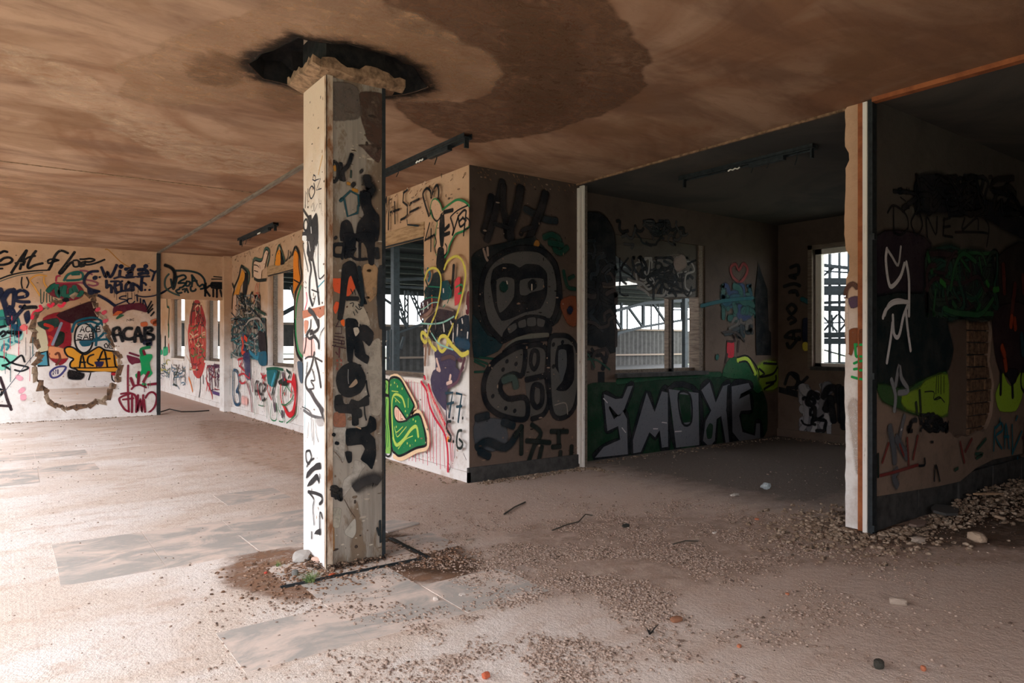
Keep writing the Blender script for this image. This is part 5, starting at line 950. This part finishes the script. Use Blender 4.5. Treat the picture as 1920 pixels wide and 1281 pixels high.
p_ = scatter(5200, lambda x, y: math.exp(-((x-5.5)/.55)**2-((y-2.9)/.42)**2)+1.0*(5.6 < x < 9 and y < 2.7)*math.exp(-((2.7-y)/(.12+.16*(x-5.6)))**2), 4.3, 9.2, 1.2, 3.9)
p_ = p_[[not (a[0] > 5.47 and 2.72 < a[1] < 3.02) for a in p_]]; hz = np.array([max(0, .13*min(1, (a[0]-5.9)/1.6)*math.exp(-((2.7-a[1])/.7)**2)) if a[0] > 5.9 and a[1] < 2.75 else 0 for a in p_])
p_[:, 2] = hz*rs.rand(len(p_)); stones('rubble', p_, .005+.024*rs.rand(len(p_))**3.2, M['rubble'], None, 'heap of broken plaster and brick rubble at the foot of the right-hand wall', 'rubble', seed=5)
# soil clods round the column
p_ = scatter(1500, lambda x, y: math.exp(-((x-1.62)/.30)**2-((y-4.45)/.28)**2)+.8*math.exp(-((x-2.45)/.22)**2-((y-4.25)/.16)**2), .9, 3.1, 3.7, 5.3); p_ = p_[[not (1.70 < a[0] < 2.16 and 4.44 < a[1] < 4.92) for a in p_]]
stones('soil_clods', p_, .004+.010*rs.rand(len(p_))**2, gravel_mat('soil', ['43322a', '6e5443', '856551', 'a08875']), floor, seed=6)

p_ = np.concatenate([strip(260, CX0, CY0-.01, CX1, CY0-.01, .025), strip(120, CX0-.01, CY1, CX0-.01, CY0, .03)]); p_[:, 2] = .03*rs.rand(len(p_))**2
stones('crumbled_foot', p_, .004+.014*rs.rand(len(p_))**2, gravel_mat('foot_rubble', ['241f1c', '5a463a', '2f2824', '8a705c', '332a25']), column, seed=9)

# single pieces lying about
def rock(name, px, py, s, col, label, cat='stone', flat=.5, seed=0, col2=None):
    r = np.random.RandomState(seed+11); c = on('Z', 0, px, py); V, F_ = ico(2); V = V*(1+.22*(r.rand(len(V), 1)-.5)); V = np.clip(V, -.78, .78)*np.array([s[0], s[1], s[2] if len(s) > 2 else s[0]*flat])/.78
    a = r.rand()*6.28; R_ = np.array([[math.cos(a), -math.sin(a), 0], [math.sin(a), math.cos(a), 0], [0, 0, 1]]); V = V@R_.T; V[:, 2] -= V[:, 2].min()
    me = bpy.data.meshes.new(name); me.from_pydata(V.tolist(), [], F_.tolist()); o = link(name, me, simple('stone_'+col, col, col2 or col, .95, scale=40, bump=.5)); o.location = (c.x, c.y, -.001)
    return tag(o, label, cat)
def shard(name, px, py, w_, h_, th, col, label, cat='shard', ang=0, tilt=0, seed=0, n=7):
    r = random.Random(seed); c = on('Z', 0, px, py); pts = [(math.cos(k*6.283/n)*w_/2*r.uniform(.75, 1.1), math.sin(k*6.283/n)*h_/2*r.uniform(.75, 1.1)) for k in range(n)]
    mb = MB(); prism(mb, [pts], FNZ, 0, th); o = mb.build(name, simple('shard_'+col, col, col, .9, scale=30, bump=.4)); o.location = (c.x, c.y, .0+abs(math.sin(tilt))*h_*.4); o.rotation_euler = (tilt, 0, ang)
    return tag(o, label, cat)
shard('concrete_slab', 1770, 972, .42, .24, .022, '4d4c4b', 'flat dark grey slab lying on the rubble below the bare blocks of the right wall', 'slab', .2, .10, 3).location.z = .06
shard('tile_shard', 1722, 992, .26, .13, .018, '7a665c', 'pinkish-brown flat shard just in front of the dark grey slab', 'shard', .1, .06, 4).location.z = .04
rock('brick_chunk', 1832, 1016, (.065, .04, .035), 'b8a08a', 'pale squarish brick chunk at the front edge of the rubble', 'brick', seed=1)
rock('plaster_lump', 1722, 1018, (.045, .035, .022), 'a8988a', 'whitish plaster lump in front of the rubble near the partition post', 'stone', seed=2)
shard('wood_splinter', 1850, 950, .34, .035, .014, 'b09072', 'light wooden splinter lying on top of the rubble heap', 'splinter', -.6, .1, 5, 6).location.z = .11
shard('wood_splinter', 1812, 930, .26, .03, .014, '927660', 'darker short splinter nearer the wall behind the light splinter', 'splinter', -.5, .1, 6, 6).location.z = .12
shard('tile_shard', 1872, 985, .15, .09, .02, 'a38a74', 'beige angular shard on the rubble at the right edge of the view', 'shard', .8, .2, 7).location.z = .06
shard('tile_shard', 1652, 1010, .10, .05, .012, '8f7c6c', 'small flat shard touching the foot of the dark partition channel', 'shard', .3, 0, 8)
rock('pale_stone', 1684, 1134, (.045, .022, .02), 'a89688', 'pale oblong stone alone on the smooth dust at the lower right', seed=3)
rock('dark_lump', 1648, 1253, (.026, .022, .02), '38352f', 'dark lump near the bottom right corner of the floor', seed=4)
rock('brick_chip', 1731, 1258, (.012, .010, .012), 'a8664a', 'orange-red brick chip right of the dark lump at the bottom', 'brick chip', seed=5)
rock('brown_stone', 1268, 1166, (.034, .020, .014), '8a5e46', 'flat brown stone on the gravel right of the dry twig clump', seed=6)
rock('brick_chip', 1386, 1214, (.012, .009, .008), 'a8664a', 'orange brick chip at the left end of the thin floor crack', 'brick chip', seed=7)
rock('brick_chip', 911, 1272, (.018, .013, .014), 'b05a3e', 'red brick chip at the bottom edge below the gravel', 'brick chip', seed=8)
rock('brick_chip', 1419, 975, (.018, .010, .008), 'a8664a', 'bright orange chip on the dust in front of the dark alcove', 'brick chip', seed=9)
rock('brick_chip', 1476, 1116, (.011, .008, .007), 'a8664a', 'tiny orange chip in the middle of the right-hand floor', 'brick chip', seed=10)
rock('round_stone', 817, 1126, (.016, .014, .012), 'c4b6ac', 'round whitish stone on the grey tile left of the white flake', seed=11)
shard('plaster_flake', 866, 1116, .055, .045, .006, 'd2c8c0', 'flat white plaster flake on the dust beside the round whitish stone', 'flake', .5, 0, 9, 5)
shard('plaster_flake', 882, 1013, .10, .022, .006, '9a8e82', 'narrow grey flake lying between the column and the gravel', 'flake', .2, 0, 10, 6)
shard('metal_scrap', 1173, 988, .10, .05, .012, '3c3a36', 'dark twisted metal scrap at the far edge of the gravel', 'scrap', .1, .2, 11)
shard('plaster_flake', 1340, 1000, .07, .03, .008, 'd8cec6', 'small white flake in the middle distance left of the partition', 'flake', .1, 0, 12, 5)
rock('concrete_chunk', 566, 1050, (.075, .055, .03), 'a8a29c', 'flat grey concrete chunk leaning at the left corner of the column foot', 'chunk', seed=12)
rock('concrete_chunk', 553, 1080, (.02, .018, .02), '6c6a66', 'small dark grey chunk just left of the grass tuft', 'chunk', seed=13)
rock('pale_stone', 592, 1056, (.035, .02, .02), 'c8a898', 'pinkish crumbled stone against the white face of the column', seed=14)
rock('brick_chip', 622, 1080, (.025, .012, .008), 'b4583a', 'orange brick chip in front of the column corner right of the grass tuft', 'brick chip', seed=15)
rock('brick_chip', 498, 1076, (.010, .008, .007), 'b4483a', 'red brick chip on the soil at the far left of the column foot', 'brick chip', seed=16)
# crumpled plastic and paper
def crumple(name, px, py, s, mat, label, cat, seed):
    r = np.random.RandomState(seed); V, F_ = ico(2); V = V*(.55+.9*r.rand(len(V), 1))*s; V[:, 2] = (V[:, 2]-V[:, 2].min())*.8; c = on('Z', 0, px, py)
    me = bpy.data.meshes.new(name); me.from_pydata(V.tolist(), [], F_.tolist()); o = link(name, me, mat); o.location = (c.x, c.y, 0); return tag(o, label, cat)
crumple('plastic_scrap', 1435, 918, .045, simple('cloudy_plastic', '9aa4a8', 'c4ccd0', .3, scale=60, spec=.6), 'crumpled cloudy plastic scrap on the floor of the dark alcove', 'plastic scrap', 3)
crumple('paper_scrap', 1378, 930, .035, simple('dirty_paper', 'cfc8c0', 'a89c90', .8, scale=40), 'flattened white paper scrap left of the cloudy plastic', 'paper scrap', 5).scale = (1.6, .8, .4)
# sticks and twigs
def stick(name, pts, r, label, col='4c463e', cat='stick'):
    P_ = [on('Z', 0, a, b)+Vector((0, 0, r+h)) for a, b, h in pts]; return tag(MB().tube(P_, r).build(name, simple('bark_'+col, col, col, .9, scale=40)), label, cat)
stick('stick', [(945, 966, 0), (965, 953, .004), (985, 943, 0)], .007, 'short straight grey stick lying in front of the alcove wall')
stick('bent_twig', [(1035, 996, 0), (1062, 987, .006), (1085, 982, .01), (1098, 970, .02), (1112, 968, 0)], .0055, 'long bent twig on the dust behind the gravel')
stick('bent_twig', [(1262, 1022, 0), (1285, 1018, .01), (1310, 1016, 0)], .005, 'short dark twig on the gravel right of the metal scrap')
stick('cable', [(300, 776, .02), (318, 771, .03), (340, 774, .01), (365, 773, 0), (392, 771, 0)], .014, 'dark cable end lying across the doorway threshold', '2c2a28', 'cable')
tw = empty('twig_clump', tuple(on('Z', 0, 1218, 1190)), 'dark upright clump of dry twigs standing in the gravel', 'twigs'); rr = random.Random(4); b0 = on('Z', 0, 1218, 1190)
for k in range(9):
    a = rr.uniform(0, 6.28); l = rr.uniform(.02, .055); MB().tube([b0, b0+Vector((math.cos(a)*l*.5, math.sin(a)*l*.5, l*.6)), b0+Vector((math.cos(a)*l, math.sin(a)*l, l*rr.uniform(.4, 1.2)))], [.004, .003, .001], 4).build('twig', M['crater'], tw)
# grass tufts
def grass_mat():
    m, nt, P_ = newmat('grass_blade'); g = G(nt); nt.links.new(g.mix(g.ramp(g.noise(30, 2), .35, .65), lin('4d6b3a'), lin('8a9a5c')), P_.inputs['Base Color']); P_.inputs['Roughness'].default_value = .7; return m
gm = grass_mat()
def tuft(px, py, n, l, label, seed):
    c = on('Z', 0, px, py); r = random.Random(seed); mb = MB()
    for k in range(n):
        a = r.uniform(0, 6.283); L_ = l*r.uniform(.5, 1.1); b = Vector((r.uniform(-.3, .3)*l, r.uniform(-.3, .3)*l, 0)); d = Vector((math.cos(a), math.sin(a), 0)); s_ = Vector((-d.y, d.x, 0))*.0022; vs = []
        for j in range(5):
            t = j/4; p = b+d*L_*(t**1.5)*.8+Vector((0, 0, L_*(t*1.1-.55*t*t))); wv = s_*(1-t*.9); vs += [p-wv, p+wv]
        mb.add(vs, [(2*j, 2*j+1, 2*j+3, 2*j+2) for j in range(4)])
    o = mb.build('grass_tuft', gm); o.location = (c.x, c.y, 0); return tag(o, label, 'grass')
tuft(580, 1092, 110, .10, 'small green grass tuft growing in the soil in front of the column corner', 2)
tuft(522, 1062, 26, .05, 'tiny green sprout in the soil left of the larger grass tuft', 5)

# ================================================================= CEILING LIGHT RAILS (stripped fluorescent fittings)
def fitting(x, y0, y1, label, seed, far_end=True):
    r = random.Random(seed); root = empty('light_rail', (x, y0, H), label, 'light fitting', None); z = H-.002
    MB().box((x-.045, y0, z-.035), (x+.045, y1, z-.030)).box((x-.045, y0, z-.05), (x-.041, y1, z)).box((x+.041, y0, z-.05), (x+.045, y1, z)).build('rail', M['dark_metal'], root)
    MB().box((x-.03, y0+.32, z-.085), (x+.025, y0+.72, z-.035)).build('ballast', M['dark_metal'], root, .004)
    for y in (y0+.02, y1-.06): 
        MB().box((x-.022, y, z-.13), (x+.022, y+.018, z-.03)).build('lamp_holder', M['dark_metal'], root)
    MB().tube([(x, y0+.85+.03*k, z-.05-.012*(k % 2)) for k in range(6)], .008).build('starter', M['white_metal'], root)
    for k in range(4):
        y = y0+r.uniform(.1, .95)*(y1-y0); l = r.uniform(.05, .15); MB().tube([(x, y, z-.03), (x+.01, y+.01, z-.03-l*.5), (x-.01, y+.02, z-.03-l)], .005, 5).build('loose_wire', M['dark_metal'], root)
    return root
fitting(3.43, 5.39, 8.1, 'stripped fluorescent light rail on the ceiling just right of the column', 1)
fitting(3.47, 11.15, 13.25, 'shorter stripped light rail on the ceiling far left beyond the column', 2)
fitting(6.33, 3.70, 5.35, 'stripped light rail with a pale fragment on the dark alcove ceiling', 3)
# flaking paint curls along the wall heads
r = random.Random(6); mb = MB()
for k in range(120):
    if k % 3: p = Vector((WX-.004, r.uniform(6.4, 15.8), H-r.uniform(0, .10))); d1, d2 = Vector((0, 1, 0)), Vector((-1, 0, 0))
    else: p = Vector((r.uniform(4.1, 5.6), 6.336, H-r.uniform(0, .12))); d1, d2 = Vector((1, 0, 0)), Vector((0, -1, 0))
    s_ = r.uniform(.01, .035); h_ = r.uniform(.01, .05); mb.add([p, p+d1*s_, p+d1*s_*.7+d2*h_*.5-Vector((0, 0, h_)), p+d2*h_*.7-Vector((0, 0, h_*.8))], [(0, 1, 2, 3)])
o = mb.build('paint_flakes', M['lip'], wall_middle); o['kind'] = 'stuff'
